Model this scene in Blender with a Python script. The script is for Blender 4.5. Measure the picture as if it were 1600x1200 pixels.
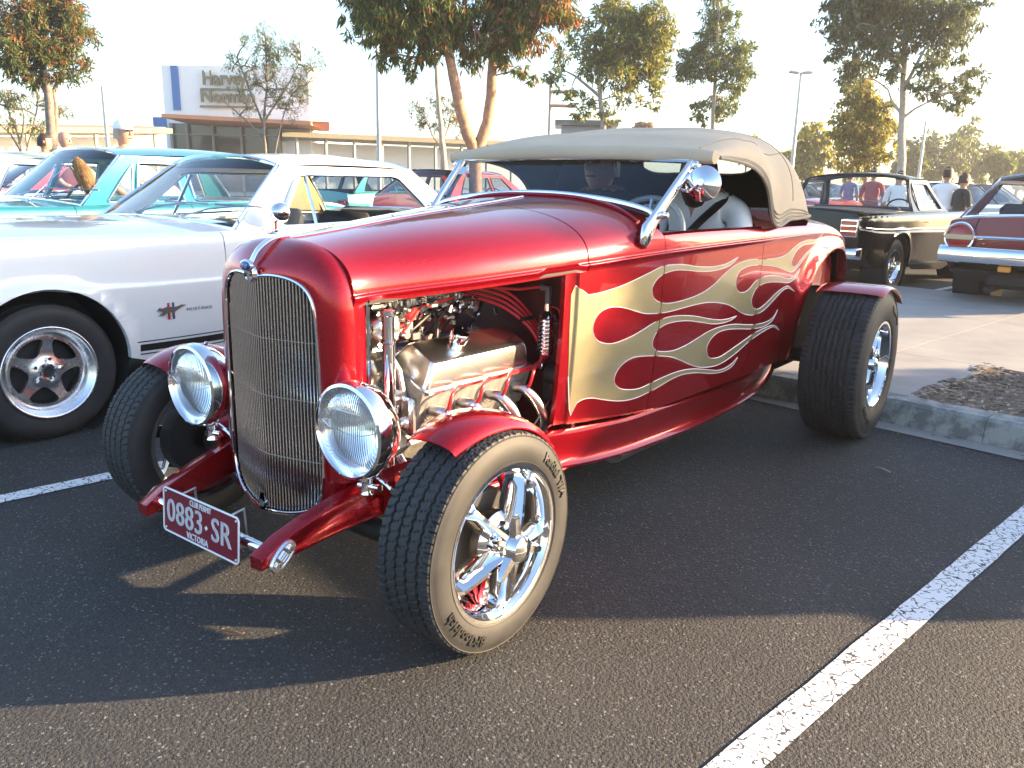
import bpy, bmesh, math, random
from mathutils import Vector, Matrix
from mathutils.noise import noise as pnoise
PI = math.pi
random.seed(7)
SC = bpy.context.scene
COL = SC.collection
for _o in list(bpy.data.objects):
    bpy.data.objects.remove(_o)

# ---------------------------------------------------------------- camera
CAM_POS = Vector((1.9734, -1.5629, 1.2146))
YAW, PITCH, ROLL, FPX = -0.6525, -0.2408, 0.0217, 1276.0
CF = Vector((math.sin(YAW) * math.cos(PITCH), math.cos(YAW) * math.cos(PITCH), math.sin(PITCH)))
_r0 = Vector((math.cos(YAW), -math.sin(YAW), 0)); _u0 = _r0.cross(CF)
CR = _r0 * math.cos(ROLL) + _u0 * math.sin(ROLL)
CU = _u0 * math.cos(ROLL) - _r0 * math.sin(ROLL)
cam = bpy.data.cameras.new('camera'); cam.sensor_width = 36; cam.lens = 36 * FPX / 1600
cam.clip_start = 0.05; cam.clip_end = 2000
camo = bpy.data.objects.new('camera', cam); COL.objects.link(camo)
M = Matrix((CR, CU, -CF)).transposed().to_4x4(); M.translation = CAM_POS
camo.matrix_world = M
SC.camera = camo

# ---------------------------------------------------------------- sky, sun, exposure
SUN_AZ, SUN_EL = math.radians(48), math.radians(13.5)      # azimuth from +Y towards +X
SUN_DIR = Vector((math.sin(SUN_AZ) * math.cos(SUN_EL), math.cos(SUN_AZ) * math.cos(SUN_EL), math.sin(SUN_EL)))
w = bpy.data.worlds.new('World'); SC.world = w; w.use_nodes = True
nt = w.node_tree; nt.nodes.clear()
sky = nt.nodes.new('ShaderNodeTexSky'); sky.sky_type = 'NISHITA'; sky.sun_disc = False
sky.sun_elevation = SUN_EL; sky.sun_rotation = SUN_AZ
sky.air_density = 1.0; sky.dust_density = 1.2; sky.ozone_density = 2.2
bg = nt.nodes.new('ShaderNodeBackground'); bg.inputs['Strength'].default_value = 0.118
out = nt.nodes.new('ShaderNodeOutputWorld')
nt.links.new(sky.outputs[0], bg.inputs[0]); nt.links.new(bg.outputs[0], out.inputs[0])
sl = bpy.data.lights.new('sun', 'SUN'); sl.energy = 5.0; sl.angle = math.radians(0.6); sl.color = (1.0, 0.71, 0.40)
so = bpy.data.objects.new('sun', sl); COL.objects.link(so)
so.rotation_euler = SUN_DIR.to_track_quat('Z', 'Y').to_euler()
SC.view_settings.view_transform = 'Standard'; SC.view_settings.look = 'None'
SC.view_settings.gamma = 1.0; SC.view_settings.use_curve_mapping = False
SC.view_settings.exposure = 2.4
SC.cycles.max_bounces = 10; SC.cycles.transparent_max_bounces = 24
SC.cycles.glossy_bounces = 5; SC.cycles.diffuse_bounces = 3; SC.cycles.sample_clamp_indirect = 8

# ---------------------------------------------------------------- helpers
def at(px, py, d):
    """world point at horizontal distance d along the photograph's ray (1600x1200 pixels)"""
    v = CF * FPX + CR * (px - 800) - CU * (py - 600)
    v /= math.hypot(v.x, v.y)
    return CAM_POS + v * d

def link(o, parent=None):
    COL.objects.link(o)
    if parent is not None: o.parent = parent
    return o

def tag(o, label=None, cat=None, group=None, kind=None):
    if label: o['label'] = label
    if cat: o['category'] = cat
    if group: o['group'] = group
    if kind: o['kind'] = kind
    return o

def thing(name, label, cat, loc=(0, 0, 0), rz=0.0, group=None):
    o = bpy.data.objects.new(name, None); link(o); o.location = loc; o.rotation_euler = (0, 0, rz)
    o.empty_display_size = 0.1
    return tag(o, label, cat, group)

def holder(name, parent, loc=(0, 0, 0), rot=(0, 0, 0)):
    o = bpy.data.objects.new(name, None); link(o, parent); o.location = loc; o.rotation_euler = rot
    o.empty_display_size = 0.05
    return o

def copy_tree(o, parent=None):
    c = o.copy(); COL.objects.link(c); c.parent = parent
    for ch in list(o.children): copy_tree(ch, c)
    return c

def crs(pts):
    """smooth monotone curve through (t, value) rows"""
    pts = [tuple(map(float, p)) for p in pts]; n = len(pts); ms = []
    for i in range(n):
        if i == 0: m = (pts[1][1] - pts[0][1]) / (pts[1][0] - pts[0][0])
        elif i == n - 1: m = (pts[-1][1] - pts[-2][1]) / (pts[-1][0] - pts[-2][0])
        else:
            d0 = (pts[i][1] - pts[i-1][1]) / (pts[i][0] - pts[i-1][0]); d1 = (pts[i+1][1] - pts[i][1]) / (pts[i+1][0] - pts[i][0])
            m = 0 if d0 * d1 < 0 else (d0 + d1) / 2
        ms.append(m)
    def f(t):
        if t <= pts[0][0]: return pts[0][1]
        if t >= pts[-1][0]: return pts[-1][1]
        for i in range(n - 1):
            if t <= pts[i+1][0]:
                h = pts[i+1][0] - pts[i][0]; u = (t - pts[i][0]) / h
                return (pts[i][1] * (2*u**3 - 3*u*u + 1) + ms[i]*h*(u**3 - 2*u*u + u)
                        + pts[i+1][1] * (-2*u**3 + 3*u*u) + ms[i+1]*h*(u**3 - u*u))
    return f

def smooth_path(pts, k=6, closed=False):
    """Catmull-Rom through points of any dimension"""
    P = [Vector(p) for p in pts]; n = len(P); out = []
    rng = range(n) if closed else range(n - 1)
    for i in rng:
        if closed: a, b, c, d = P[i-1], P[i], P[(i+1) % n], P[(i+2) % n]
        else: a, b, c, d = P[max(i-1, 0)], P[i], P[i+1], P[min(i+2, n-1)]
        for j in range(k):
            t = j / k
            out.append(0.5 * ((2*b) + (c - a)*t + (2*a - 5*b + 4*c - d)*t*t + (3*b - a - 3*c + d)*t**3))
    if not closed: out.append(P[-1])
    return out

def lin(a, b, n):
    return [a + (b - a) * i / (n - 1) for i in range(n)]

class MB:
    """collects shapes; build() links them as one mesh object"""
    def __init__(self): self.v = []; self.f = []; self.n = {}; self.mi = []; self.cur = 0
    def add(self, verts, faces, nrm=None, mat=None):
        b = len(self.v); self.v += [tuple(p) for p in verts]
        for fc in faces: self.f.append([b + i for i in fc]); self.mi.append(self.cur if mat is None else mat)
        if nrm:
            for i, q in enumerate(nrm):
                if q is not None: self.n[b + i] = tuple(q)
        return self
    def box(self, c, s, rot=None, bev=0.0):
        c = Vector(c); h = Vector(s) / 2
        if bev > 0:
            b = min(bev, min(h) * 0.99); vs = []; idx = {}
            for sx in (-1, 1):
                for sy in (-1, 1):
                    for sz in (-1, 1):
                        for ax in range(3):
                            p = [sx * (h.x - b), sy * (h.y - b), sz * (h.z - b)]
                            p[ax] += (sx, sy, sz)[ax] * b
                            idx[(sx, sy, sz, ax)] = len(vs); vs.append(Vector(p))
            fs = []
            S = (-1, 1)
            for s in S:
                fs.append([idx[(s, -1, -1, 0)], idx[(s, 1, -1, 0)], idx[(s, 1, 1, 0)], idx[(s, -1, 1, 0)]])
                fs.append([idx[(-1, s, -1, 1)], idx[(1, s, -1, 1)], idx[(1, s, 1, 1)], idx[(-1, s, 1, 1)]])
                fs.append([idx[(-1, -1, s, 2)], idx[(1, -1, s, 2)], idx[(1, 1, s, 2)], idx[(-1, 1, s, 2)]])
                for t in S:
                    fs.append([idx[(s, t, -1, 0)], idx[(s, t, 1, 0)], idx[(s, t, 1, 1)], idx[(s, t, -1, 1)]])
                    fs.append([idx[(s, -1, t, 0)], idx[(s, 1, t, 0)], idx[(s, 1, t, 2)], idx[(s, -1, t, 2)]])
                    fs.append([idx[(-1, s, t, 1)], idx[(1, s, t, 1)], idx[(1, s, t, 2)], idx[(-1, s, t, 2)]])
                    for q in S: fs.append([idx[(s, t, q, 0)], idx[(s, t, q, 1)], idx[(s, t, q, 2)]])
            g = []
            for f in fs:
                a, bb, cc = vs[f[0]], vs[f[1]], vs[f[2]]
                m = sum((vs[i] for i in f), Vector()) / len(f)
                g.append(f if (bb - a).cross(cc - a).dot(m) > 0 else f[::-1])
            fs = g
        else:
            vs = [Vector((x * h.x, y * h.y, z * h.z)) for x in (-1, 1) for y in (-1, 1) for z in (-1, 1)]
            fs = [[0, 1, 3, 2], [4, 6, 7, 5], [0, 4, 5, 1], [2, 3, 7, 6], [0, 2, 6, 4], [1, 5, 7, 3]]
        if rot is not None: vs = [rot @ p for p in vs]
        return self.add([p + c for p in vs], fs)
    def loft(self, secs, closed=True, caps=True, flip=False):
        n = len(secs[0]); vs = [p for s in secs for p in s]; fs = []
        for i in range(len(secs) - 1):
            for j in range(n if closed else n - 1):
                k = (j + 1) % n
                q = [i*n + j, i*n + k, (i+1)*n + k, (i+1)*n + j]
                fs.append(q[::-1] if flip else q)
        if closed and caps:
            a = list(range(n))[::-1]; b = [(len(secs)-1)*n + j for j in range(n)]
            fs += [a[::-1], b[::-1]] if flip else [a, b]
        return self.add(vs, fs)
    def tube(self, path, r, seg=8, closed=False, flat=None, caps=True):
        P = [Vector(p) for p in path]; n = len(P); secs = []
        rr = r if isinstance(r, (list, tuple)) else [r] * n
        up = None
        for i in range(n):
            if closed: t = (P[(i+1) % n] - P[i-1])
            else: t = P[min(i+1, n-1)] - P[max(i-1, 0)]
            t = t.normalized() if t.length > 1e-9 else Vector((0, 0, 1))
            if up is None:
                up = Vector((0, 0, 1)) if abs(t.z) < 0.9 else Vector((1, 0, 0))
            a = t.cross(up)
            if a.length < 1e-6: a = t.cross(Vector((0.3, 1, 0.2)))
            a.normalize(); b = a.cross(t).normalized(); up = b
            s2 = 1 if flat is None else flat
            secs.append([P[i] + a * (math.cos(2*PI*j/seg) * rr[i]) + b * (math.sin(2*PI*j/seg) * rr[i] * s2) for j in range(seg)])
        if closed: secs.append(secs[0])
        return self.loft(secs, True, caps and not closed)
    def lathe(self, prof, seg=32, axis='x', c=(0, 0, 0), rot=None, a0=0.0, a1=2*PI):
        c = Vector(c); full = abs(a1 - a0 - 2*PI) < 1e-6; secs = []
        for i in range(seg if full else seg + 1):
            a = a0 + (a1 - a0) * i / seg; ca, sa = math.cos(a), math.sin(a); s = []
            for (h, r) in prof:
                p = {'x': Vector((h, r*ca, r*sa)), 'y': Vector((r*sa, h, r*ca)), 'z': Vector((r*ca, r*sa, h))}[axis]
                if rot is not None: p = rot @ p
                s.append(p + c)
            secs.append(s)
        if full: secs.append(secs[0])
        return self.loft(secs, closed=False, flip=True)
    def cyl(self, a, b, r, seg=12, r2=None):
        return self.tube([a, b], [r, r if r2 is None else r2], seg)
    def ball(self, c, r, seg=12, sc=(1, 1, 1)):
        c = Vector(c); pr = [(r*math.sin(t)*sc[2], r*math.cos(t)) for t in lin(-PI/2, PI/2, max(5, seg//2))]
        secs = []
        for i in range(seg):
            a = 2*PI*i/seg
            secs.append([c + Vector((q*math.cos(a)*sc[0], q*math.sin(a)*sc[1], h)) for (h, q) in pr])
        secs.append(secs[0])
        return self.loft(secs, closed=False)
    def merge(self, other, fn=None):
        nr = [other.n.get(i) for i in range(len(other.v))]
        self.add([fn(Vector(p)) for p in other.v] if fn else other.v, other.f, nr if not fn else None)
        return self
    def build(self, name, mat, parent=None, ang=40, smooth=True, loc=None):
        me = bpy.data.meshes.new(name); me.from_pydata(self.v, [], self.f)
        for m in (mat if isinstance(mat, (list, tuple)) else [mat]): me.materials.append(m)
        if any(self.mi): me.polygons.foreach_set('material_index', self.mi)
        me.validate(clean_customdata=False)
        if smooth:
            me.polygons.foreach_set('use_smooth', [True] * len(me.polygons))
            if self.n and len(me.vertices) == len(self.v):
                nr = [(0, 0, 0)] * len(self.v)
                for i, q in self.n.items(): nr[i] = q
                me.set_sharp_from_angle(angle=math.radians(ang))
                me.normals_split_custom_set_from_vertices(nr)
            else: me.set_sharp_from_angle(angle=math.radians(ang))
        me.update()
        o = bpy.data.objects.new(name, me); link(o, parent)
        if loc is not None: o.location = loc
        return o

def panel(mb, poly, fn, cu=(), cv=(), lip=0.02, holes=(), flip=False, clip=None, two=False):
    """flat outline (u,v) cut to a fine grid and bent onto the surface fn(u,v): exact edges, exact normals"""
    bm = bmesh.new(); edges = []
    for lp in [poly] + list(holes):
        vs = [bm.verts.new((p[0], p[1], 0)) for p in lp]
        for i in range(len(vs)): edges.append(bm.edges.new((vs[i], vs[(i+1) % len(vs)])))
    bmesh.ops.triangle_fill(bm, use_beauty=True, edges=edges)
    for ax, cs in ((0, cu), (1, cv)):
        for c in cs:
            co = (c, 0, 0) if ax == 0 else (0, c, 0); no = (1, 0, 0) if ax == 0 else (0, 1, 0)
            bmesh.ops.bisect_plane(bm, geom=bm.verts[:] + bm.edges[:] + bm.faces[:], dist=1e-6, plane_co=co, plane_no=no)
    if clip:
        bmesh.ops.bisect_plane(bm, geom=bm.verts[:] + bm.edges[:] + bm.faces[:], dist=1e-6, plane_co=(clip[0], 0, 0), plane_no=(-1, 0, 0), clear_outer=True)
        bmesh.ops.bisect_plane(bm, geom=bm.verts[:] + bm.edges[:] + bm.faces[:], dist=1e-6, plane_co=(clip[1], 0, 0), plane_no=(1, 0, 0), clear_outer=True)
    bm.verts.index_update()
    P = []; N = []; e = 1e-3; sg = -1 if flip else 1
    for v in bm.verts:
        u, t = v.co.x, v.co.y
        P.append(Vector(fn(u, t)))
        du = Vector(fn(u+e, t)) - Vector(fn(u-e, t)); dv = Vector(fn(u, t+e)) - Vector(fn(u, t-e))
        q = du.cross(dv)
        N.append(q.normalized() * sg if q.length > 1e-12 else Vector((0, 0, 1)))
    F = []
    for f in bm.faces:
        ix = [v.index for v in f.verts]
        a, b, c = P[ix[0]], P[ix[1]], P[ix[2]]
        g = (b - a).cross(c - a)
        m = sum((N[i] for i in ix), Vector())
        F.append(ix if g.dot(m) >= 0 else ix[::-1])
    mb.add(P, F, N)
    if lip:
        for ed in bm.edges:
            if len(ed.link_faces) == 1:
                i, j = ed.verts[0].index, ed.verts[1].index
                q = [P[i], P[j], P[j] - N[j]*lip, P[i] - N[i]*lip]
                n = (q[1]-q[0]).cross(q[3]-q[0])
                fv = ed.link_faces[0]; mid = sum((P[v.index] for v in fv.verts), Vector()) / len(fv.verts)
                if n.dot(mid - q[0]) > 0: q = q[::-1]; n = -n
                n = n.normalized() if n.length > 1e-12 else Vector((0, 0, 1))
                mb.add(q, [[0, 1, 2, 3]], [n]*4)
    bm.free()
    return mb

def mirror_x(p): return Vector((-p[0], p[1], p[2]))

def mirrored(mb):
    m = MB(); m.v = [(-p[0], p[1], p[2]) for p in mb.v]; m.f = [f[::-1] for f in mb.f]
    m.mi = list(mb.mi); m.n = {i: (-q[0], q[1], q[2]) for i, q in mb.n.items()}
    return m

def text_data(s, size, extrude=0.001, align='CENTER', spacing=1.0, bold=0.0):
    cu = bpy.data.curves.new('txt', 'FONT'); cu.body = s; cu.size = size; cu.extrude = extrude
    cu.align_x = align; cu.align_y = 'CENTER'; cu.space_character = spacing; cu.resolution_u = 3; cu.offset = bold
    o = bpy.data.objects.new('txt', cu); COL.objects.link(o)
    dg = bpy.context.evaluated_depsgraph_get(); dg.update()
    me = bpy.data.meshes.new_from_object(o.evaluated_get(dg))
    vs = [v.co.copy() for v in me.vertices]; fs = [list(p.vertices) for p in me.polygons]
    bpy.data.objects.remove(o); bpy.data.curves.remove(cu); bpy.data.meshes.remove(me)
    return vs, fs

# ---------------------------------------------------------------- materials
def nodemat(name):
    m = bpy.data.materials.new(name); m.use_nodes = True; t = m.node_tree
    return m, t, t.nodes['Principled BSDF'], t.links

def mat(name, col, rough=0.5, metal=0.0, coat=0.0, coat_r=0.03, spec=0.5, var=0.0, vscale=8.0, bump=0.0, bscale=60.0, ior=1.5, emit=None):
    m, t, b, L = nodemat(name)
    b.inputs['Base Color'].default_value = (*col, 1); b.inputs['Roughness'].default_value = rough
    b.inputs['Metallic'].default_value = metal; b.inputs['Coat Weight'].default_value = coat
    b.inputs['Coat Roughness'].default_value = coat_r; b.inputs['Specular IOR Level'].default_value = spec
    b.inputs['IOR'].default_value = ior
    if emit: b.inputs['Emission Color'].default_value = (*emit[0], 1); b.inputs['Emission Strength'].default_value = emit[1]
    if var > 0 or bump > 0:
        tc = t.nodes.new('ShaderNodeTexCoord')
    if var > 0:
        nz = t.nodes.new('ShaderNodeTexNoise'); nz.inputs['Scale'].default_value = vscale; nz.inputs['Detail'].default_value = 6
        L.new(tc.outputs['Object'], nz.inputs['Vector'])
        hs = t.nodes.new('ShaderNodeMixRGB'); hs.blend_type = 'MIX'
        hs.inputs[1].default_value = (*[c*(1-var) for c in col], 1); hs.inputs[2].default_value = (*[min(1, c*(1+var)) for c in col], 1)
        rp = t.nodes.new('ShaderNodeMapRange'); rp.inputs[1].default_value = .3; rp.inputs[2].default_value = .7
        L.new(nz.outputs[0], rp.inputs[0]); L.new(rp.outputs[0], hs.inputs[0]); L.new(hs.outputs[0], b.inputs['Base Color'])
        rr = t.nodes.new('ShaderNodeMapRange'); rr.inputs[3].default_value = max(0, rough - .08); rr.inputs[4].default_value = min(1, rough + .08)
        L.new(nz.outputs[0], rr.inputs[0]); L.new(rr.outputs[0], b.inputs['Roughness'])
    if bump > 0:
        n2 = t.nodes.new('ShaderNodeTexNoise'); n2.inputs['Scale'].default_value = bscale; n2.inputs['Detail'].default_value = 4
        L.new(tc.outputs['Object'], n2.inputs['Vector'])
        bp = t.nodes.new('ShaderNodeBump'); bp.inputs['Strength'].default_value = bump; bp.inputs['Distance'].default_value = .01
        L.new(n2.outputs[0], bp.inputs['Height']); L.new(bp.outputs[0], b.inputs['Normal'])
    return m

def glassmat(name, tint=(0.75, 0.85, 0.9), refl=1.0):
    m, t, b, L = nodemat(name); t.nodes.remove(b)
    o = t.nodes['Material Output']
    tr = t.nodes.new('ShaderNodeBsdfTransparent'); tr.inputs[0].default_value = (*tint, 1)
    gl = t.nodes.new('ShaderNodeBsdfGlossy'); gl.inputs['Roughness'].default_value = 0.01
    gl.inputs[0].default_value = (refl, refl, refl, 1)
    lw = t.nodes.new('ShaderNodeLayerWeight'); lw.inputs[0].default_value = .5
    pw = t.nodes.new('ShaderNodeMath'); pw.operation = 'POWER'; pw.inputs[1].default_value = 5.0; L.new(lw.outputs['Facing'], pw.inputs[0])
    fr = t.nodes.new('ShaderNodeMapRange'); fr.inputs[3].default_value = .045; fr.inputs[4].default_value = 1.0; L.new(pw.outputs[0], fr.inputs[0])
    mx = t.nodes.new('ShaderNodeMixShader')
    L.new(fr.outputs[0], mx.inputs[0]); L.new(tr.outputs[0], mx.inputs[1]); L.new(gl.outputs[0], mx.inputs[2])
    L.new(mx.outputs[0], o.inputs[0])
    return m

def flakepaint(name, col, metal=.7, rough=.35, flake=.25):
    """metallic lacquer under clear coat; tiny flakes vary the under-layer"""
    m, t, b, L = nodemat(name)
    tc = t.nodes.new('ShaderNodeTexCoord'); vo = t.nodes.new('ShaderNodeTexVoronoi'); vo.inputs['Scale'].default_value = 900
    L.new(tc.outputs['Object'], vo.inputs['Vector'])
    mx = t.nodes.new('ShaderNodeMixRGB'); mx.inputs[1].default_value = (*[c*(1-flake) for c in col], 1)
    mx.inputs[2].default_value = (*[min(1, c*(1+flake)) for c in col], 1)
    sp = t.nodes.new('ShaderNodeSeparateColor'); L.new(vo.outputs['Color'], sp.inputs[0]); L.new(sp.outputs[0], mx.inputs[0])
    L.new(mx.outputs[0], b.inputs['Base Color'])
    b.inputs['Metallic'].default_value = metal; b.inputs['Roughness'].default_value = rough
    b.inputs['Coat Weight'].default_value = 1; b.inputs['Coat Roughness'].default_value = .02
    return m

RED = flakepaint('candy_red', (.38, .002, .012), .66, .25)
RED.node_tree.nodes['Principled BSDF'].inputs['Coat IOR'].default_value = 1.38
GOLD = flakepaint('flame_gold', (.36, .31, .18), .5, .36, .14)
STRIPE = mat('pinstripe', (.8, .72, .7), .35, coat=1)
CHROME = mat('chrome', (.88, .88, .89), .045, 1.0)
POLISH = mat('polished_alloy', (.90, .90, .92), .26, 1.0, var=.05, vscale=20)
ALLOY = mat('cast_alloy', (.55, .54, .52), .38, 1.0, var=.15, vscale=30, bump=.1)
STEEL = mat('dull_steel', (.42, .42, .44), .4, 1.0, var=.15)
BLACK = mat('satin_black', (.012, .012, .013), .45)
DARK = mat('dark_trim', (.02, .02, .022), .7)
RUBBER = mat('tyre_rubber', (.026, .026, .028), .62, spec=.4, var=.25, vscale=14, bump=.06, bscale=220)
RUBBER2 = mat('raised_letter_rubber', (.017, .017, .017), .5)
CANVAS = mat('tan_canvas', (.60, .475, .345), .85, spec=.2, var=.06, vscale=5, bump=.35, bscale=420)
LINER = mat('dark_lining_and_shade', (.018, .019, .023), .9)  # trim linings, and the painted shade under the roadster's canvas
REDWIRE = mat('red_silicone_lead', (.55, .02, .03), .4)
GLASS = glassmat('window_glass', (.88, .93, .95))
GLASSD = glassmat('dark_window_glass', (.50, .58, .66))
REDLENS = mat('red_lamp_lens', (.30, .01, .01), .2, coat=.4)
AMBER = mat('amber_lens', (.7, .3, .05), .15, coat=1)
WHITEP = mat('white_paint', (.83, .83, .82), .32, coat=1, coat_r=.03)
TURQ = flakepaint('turquoise_paint', (.03, .22, .27), .35, .35, .12)
BLACKP = mat('black_paint', (.004, .004, .005), .16, spec=.32)
MAROON = mat('maroon_paint', (.15, .004, .014), .3, spec=.4, coat=.25)
CREAM = mat('cream_paint', (.68, .66, .55), .4, coat=.8)
REDP = mat('red_paint', (.55, .025, .02), .35, coat=1)
SILVERP = flakepaint('silver_paint', (.5, .51, .53), .8, .35, .1)
GREYP = flakepaint('grey_paint', (.12, .13, .14), .6, .35, .1)
BLUEP = flakepaint('blue_paint', (.04, .08, .2), .5, .35, .1)
TRIMTAN = mat('olive_tan_vinyl', (.42, .38, .22), .6, var=.1)
SKIN = mat('skin', (.50, .28, .20), .55, var=.08)
HAIRD = mat('dark_hair', (.03, .02, .015), .6, var=.3, vscale=60)
HAIRG = mat('grey_hair', (.35, .32, .3), .6)
TEEW = mat('white_cotton', (.86, .87, .89), .9, var=.05, bump=.15, bscale=25)
TEED = mat('dark_cotton', (.03, .035, .035), .9, var=.1, bump=.15, bscale=25)
TEER = mat('red_cotton', (.4, .08, .08), .9, var=.1)
TEEB = mat('blue_cotton', (.15, .2, .35), .9, var=.1)
JEANS = mat('denim', (.06, .08, .14), .9, var=.15)
# ================================================================ ground
TH = math.radians(-8.8)                                  # the bays run 8.8 degrees off the roadster's own axis
AB = Vector((math.cos(TH), math.sin(TH), 0)); BB = Vector((-math.sin(TH), math.cos(TH), 0))
def bay(a, b, z=0.0): return AB*a + BB*b + Vector((0, 0, z))

def asphalt_mat():
    m, t, b, L = nodemat('asphalt'); N = t.nodes.new
    tc = N('ShaderNodeTexCoord')
    vo = N('ShaderNodeTexVoronoi'); vo.inputs['Scale'].default_value = 190; vo.inputs['Randomness'].default_value = 1
    v2 = N('ShaderNodeTexVoronoi'); v2.inputs['Scale'].default_value = 420
    nz = N('ShaderNodeTexNoise'); nz.inputs['Scale'].default_value = .9; nz.inputs['Detail'].default_value = 8
    n2 = N('ShaderNodeTexNoise'); n2.inputs['Scale'].default_value = 35; n2.inputs['Detail'].default_value = 4
    for n in (vo, v2, nz, n2): L.new(tc.outputs['Object'], n.inputs['Vector'])
    sp = N('ShaderNodeSeparateColor'); L.new(vo.outputs['Color'], sp.inputs[0])
    r1 = N('ShaderNodeValToRGB'); e = r1.color_ramp.elements
    e[0].position = 0; e[0].color = (.032, .033, .037, 1); e[1].position = .8; e[1].color = (.058, .058, .060, 1)
    q = r1.color_ramp.elements.new(.96); q.color = (.075, .072, .066, 1); q = r1.color_ramp.elements.new(.993); q.color = (.24, .235, .23, 1)
    L.new(sp.outputs[0], r1.inputs[0])
    mx = N('ShaderNodeMixRGB'); mx.blend_type = 'MULTIPLY'; mx.inputs[0].default_value = .7; L.new(r1.outputs[0], mx.inputs[1])
    r2 = N('ShaderNodeMapRange'); r2.inputs[1].default_value = .3; r2.inputs[2].default_value = .7; r2.inputs[3].default_value = .65; r2.inputs[4].default_value = 1.25
    L.new(nz.outputs[0], r2.inputs[0]); L.new(r2.outputs[0], mx.inputs[2])
    n5 = N('ShaderNodeTexNoise'); n5.inputs['Scale'].default_value = .55; n5.inputs['Detail'].default_value = 3; n5.inputs['Distortion'].default_value = 1.2; L.new(tc.outputs['Object'], n5.inputs['Vector'])
    v5 = N('ShaderNodeTexVoronoi'); v5.inputs['Scale'].default_value = 1.1; v5.inputs['Randomness'].default_value = 1; L.new(tc.outputs['Object'], v5.inputs['Vector'])
    ds = N('ShaderNodeMapRange'); ds.inputs[1].default_value = .03; ds.inputs[2].default_value = .11; ds.inputs[3].default_value = .72; ds.inputs[4].default_value = 1.0; L.new(v5.outputs['Distance'], ds.inputs[0])
    r5 = N('ShaderNodeMapRange'); r5.inputs[1].default_value = .35; r5.inputs[2].default_value = .65; r5.inputs[3].default_value = .85; r5.inputs[4].default_value = 1.18; L.new(n5.outputs[0], r5.inputs[0])
    m5 = N('ShaderNodeMath'); m5.operation = 'MULTIPLY'; L.new(ds.outputs[0], m5.inputs[0]); L.new(r5.outputs[0], m5.inputs[1])
    mz = N('ShaderNodeMixRGB'); mz.blend_type = 'MULTIPLY'; mz.inputs[0].default_value = 1; L.new(mx.outputs[0], mz.inputs[1]); L.new(m5.outputs[0], mz.inputs[2]); L.new(mz.outputs[0], b.inputs['Base Color'])
    b.inputs['Roughness'].default_value = .72; b.inputs['Specular IOR Level'].default_value = .4
    ad = N('ShaderNodeMath'); ad.operation = 'ADD'; v3 = N('ShaderNodeTexVoronoi'); v3.inputs['Scale'].default_value = 120; L.new(tc.outputs['Object'], v3.inputs['Vector']); L.new(v3.outputs['Distance'], ad.inputs[0])
    mu = N('ShaderNodeMath'); mu.operation = 'MULTIPLY'; mu.inputs[1].default_value = .5; L.new(v2.outputs['Distance'], mu.inputs[0]); L.new(mu.outputs[0], ad.inputs[1])
    bp = N('ShaderNodeBump'); bp.invert = True; bp.inputs['Strength'].default_value = 1.0; bp.inputs['Distance'].default_value = .009
    L.new(ad.outputs[0], bp.inputs['Height']); L.new(bp.outputs[0], b.inputs['Normal'])
    return m
ASPH = asphalt_mat()
def sheet(name, pts, z, m, n=1):
    mb = MB(); mb.add([(p[0], p[1], z) for p in pts], [list(range(len(pts)))])
    return tag(mb.build(name, m, smooth=False), kind='structure')
g = 150
sheet('ground', [(-g, -g), (g, -g), (g, g), (-g, g)], 0.0, ASPH)
def paint_mat():
    m, t, b, L = nodemat('worn_line_paint'); N = t.nodes.new
    tc = N('ShaderNodeTexCoord'); n1 = N('ShaderNodeTexNoise'); n1.inputs['Scale'].default_value = 90; n1.inputs['Detail'].default_value = 5
    vo = N('ShaderNodeTexVoronoi'); vo.feature = 'DISTANCE_TO_EDGE'; vo.inputs['Scale'].default_value = 13
    nw = N('ShaderNodeTexNoise'); nw.inputs['Scale'].default_value = 18
    for n in (n1, nw): L.new(tc.outputs['Object'], n.inputs['Vector'])
    ws = N('ShaderNodeMixRGB'); ws.blend_type = 'ADD'; ws.inputs[0].default_value = .09; L.new(tc.outputs['Object'], ws.inputs[1]); L.new(nw.outputs['Color'], ws.inputs[2]); L.new(ws.outputs[0], vo.inputs['Vector'])
    c1 = N('ShaderNodeMath'); c1.operation = 'LESS_THAN'; c1.inputs[1].default_value = .022; L.new(vo.outputs['Distance'], c1.inputs[0])
    c2 = N('ShaderNodeMath'); c2.operation = 'LESS_THAN'; c2.inputs[1].default_value = .385; L.new(n1.outputs[0], c2.inputs[0])
    mx = N('ShaderNodeMath'); mx.operation = 'MAXIMUM'; L.new(c1.outputs[0], mx.inputs[0]); L.new(c2.outputs[0], mx.inputs[1])
    cm = N('ShaderNodeMixRGB'); cm.inputs[1].default_value = (.68, .68, .68, 1); cm.inputs[2].default_value = (.05, .05, .05, 1)
    L.new(mx.outputs[0], cm.inputs[0]); L.new(cm.outputs[0], b.inputs['Base Color']); b.inputs['Roughness'].default_value = .7
    bp = N('ShaderNodeBump'); bp.inputs['Strength'].default_value = .6; bp.inputs['Distance'].default_value = .003; bp.invert = True
    L.new(mx.outputs[0], bp.inputs['Height']); L.new(bp.outputs[0], b.inputs['Normal'])
    return m
LINEP = paint_mat()
def bay_line(a, b0, b1, wd=.088):
    mb = MB(); L = []; R = []
    n = max(3, int((b1 - b0)*12))
    for i in range(n + 1):
        b = b0 + (b1 - b0)*i/n; j = .004*pnoise(Vector((a*3, b*9, 1))); k = .004*pnoise(Vector((a*3, b*9, 7)))
        L.append(bay(a - wd/2 + j, b, .004)); R.append(bay(a + wd/2 + k, b, .004))
    mb.loft([L, R], closed=False, flip=True)
    return tag(mb.build('bay_line', LINEP, smooth=False), kind='structure')
A0 = 1.44
KERB_B = 3.16
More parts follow.
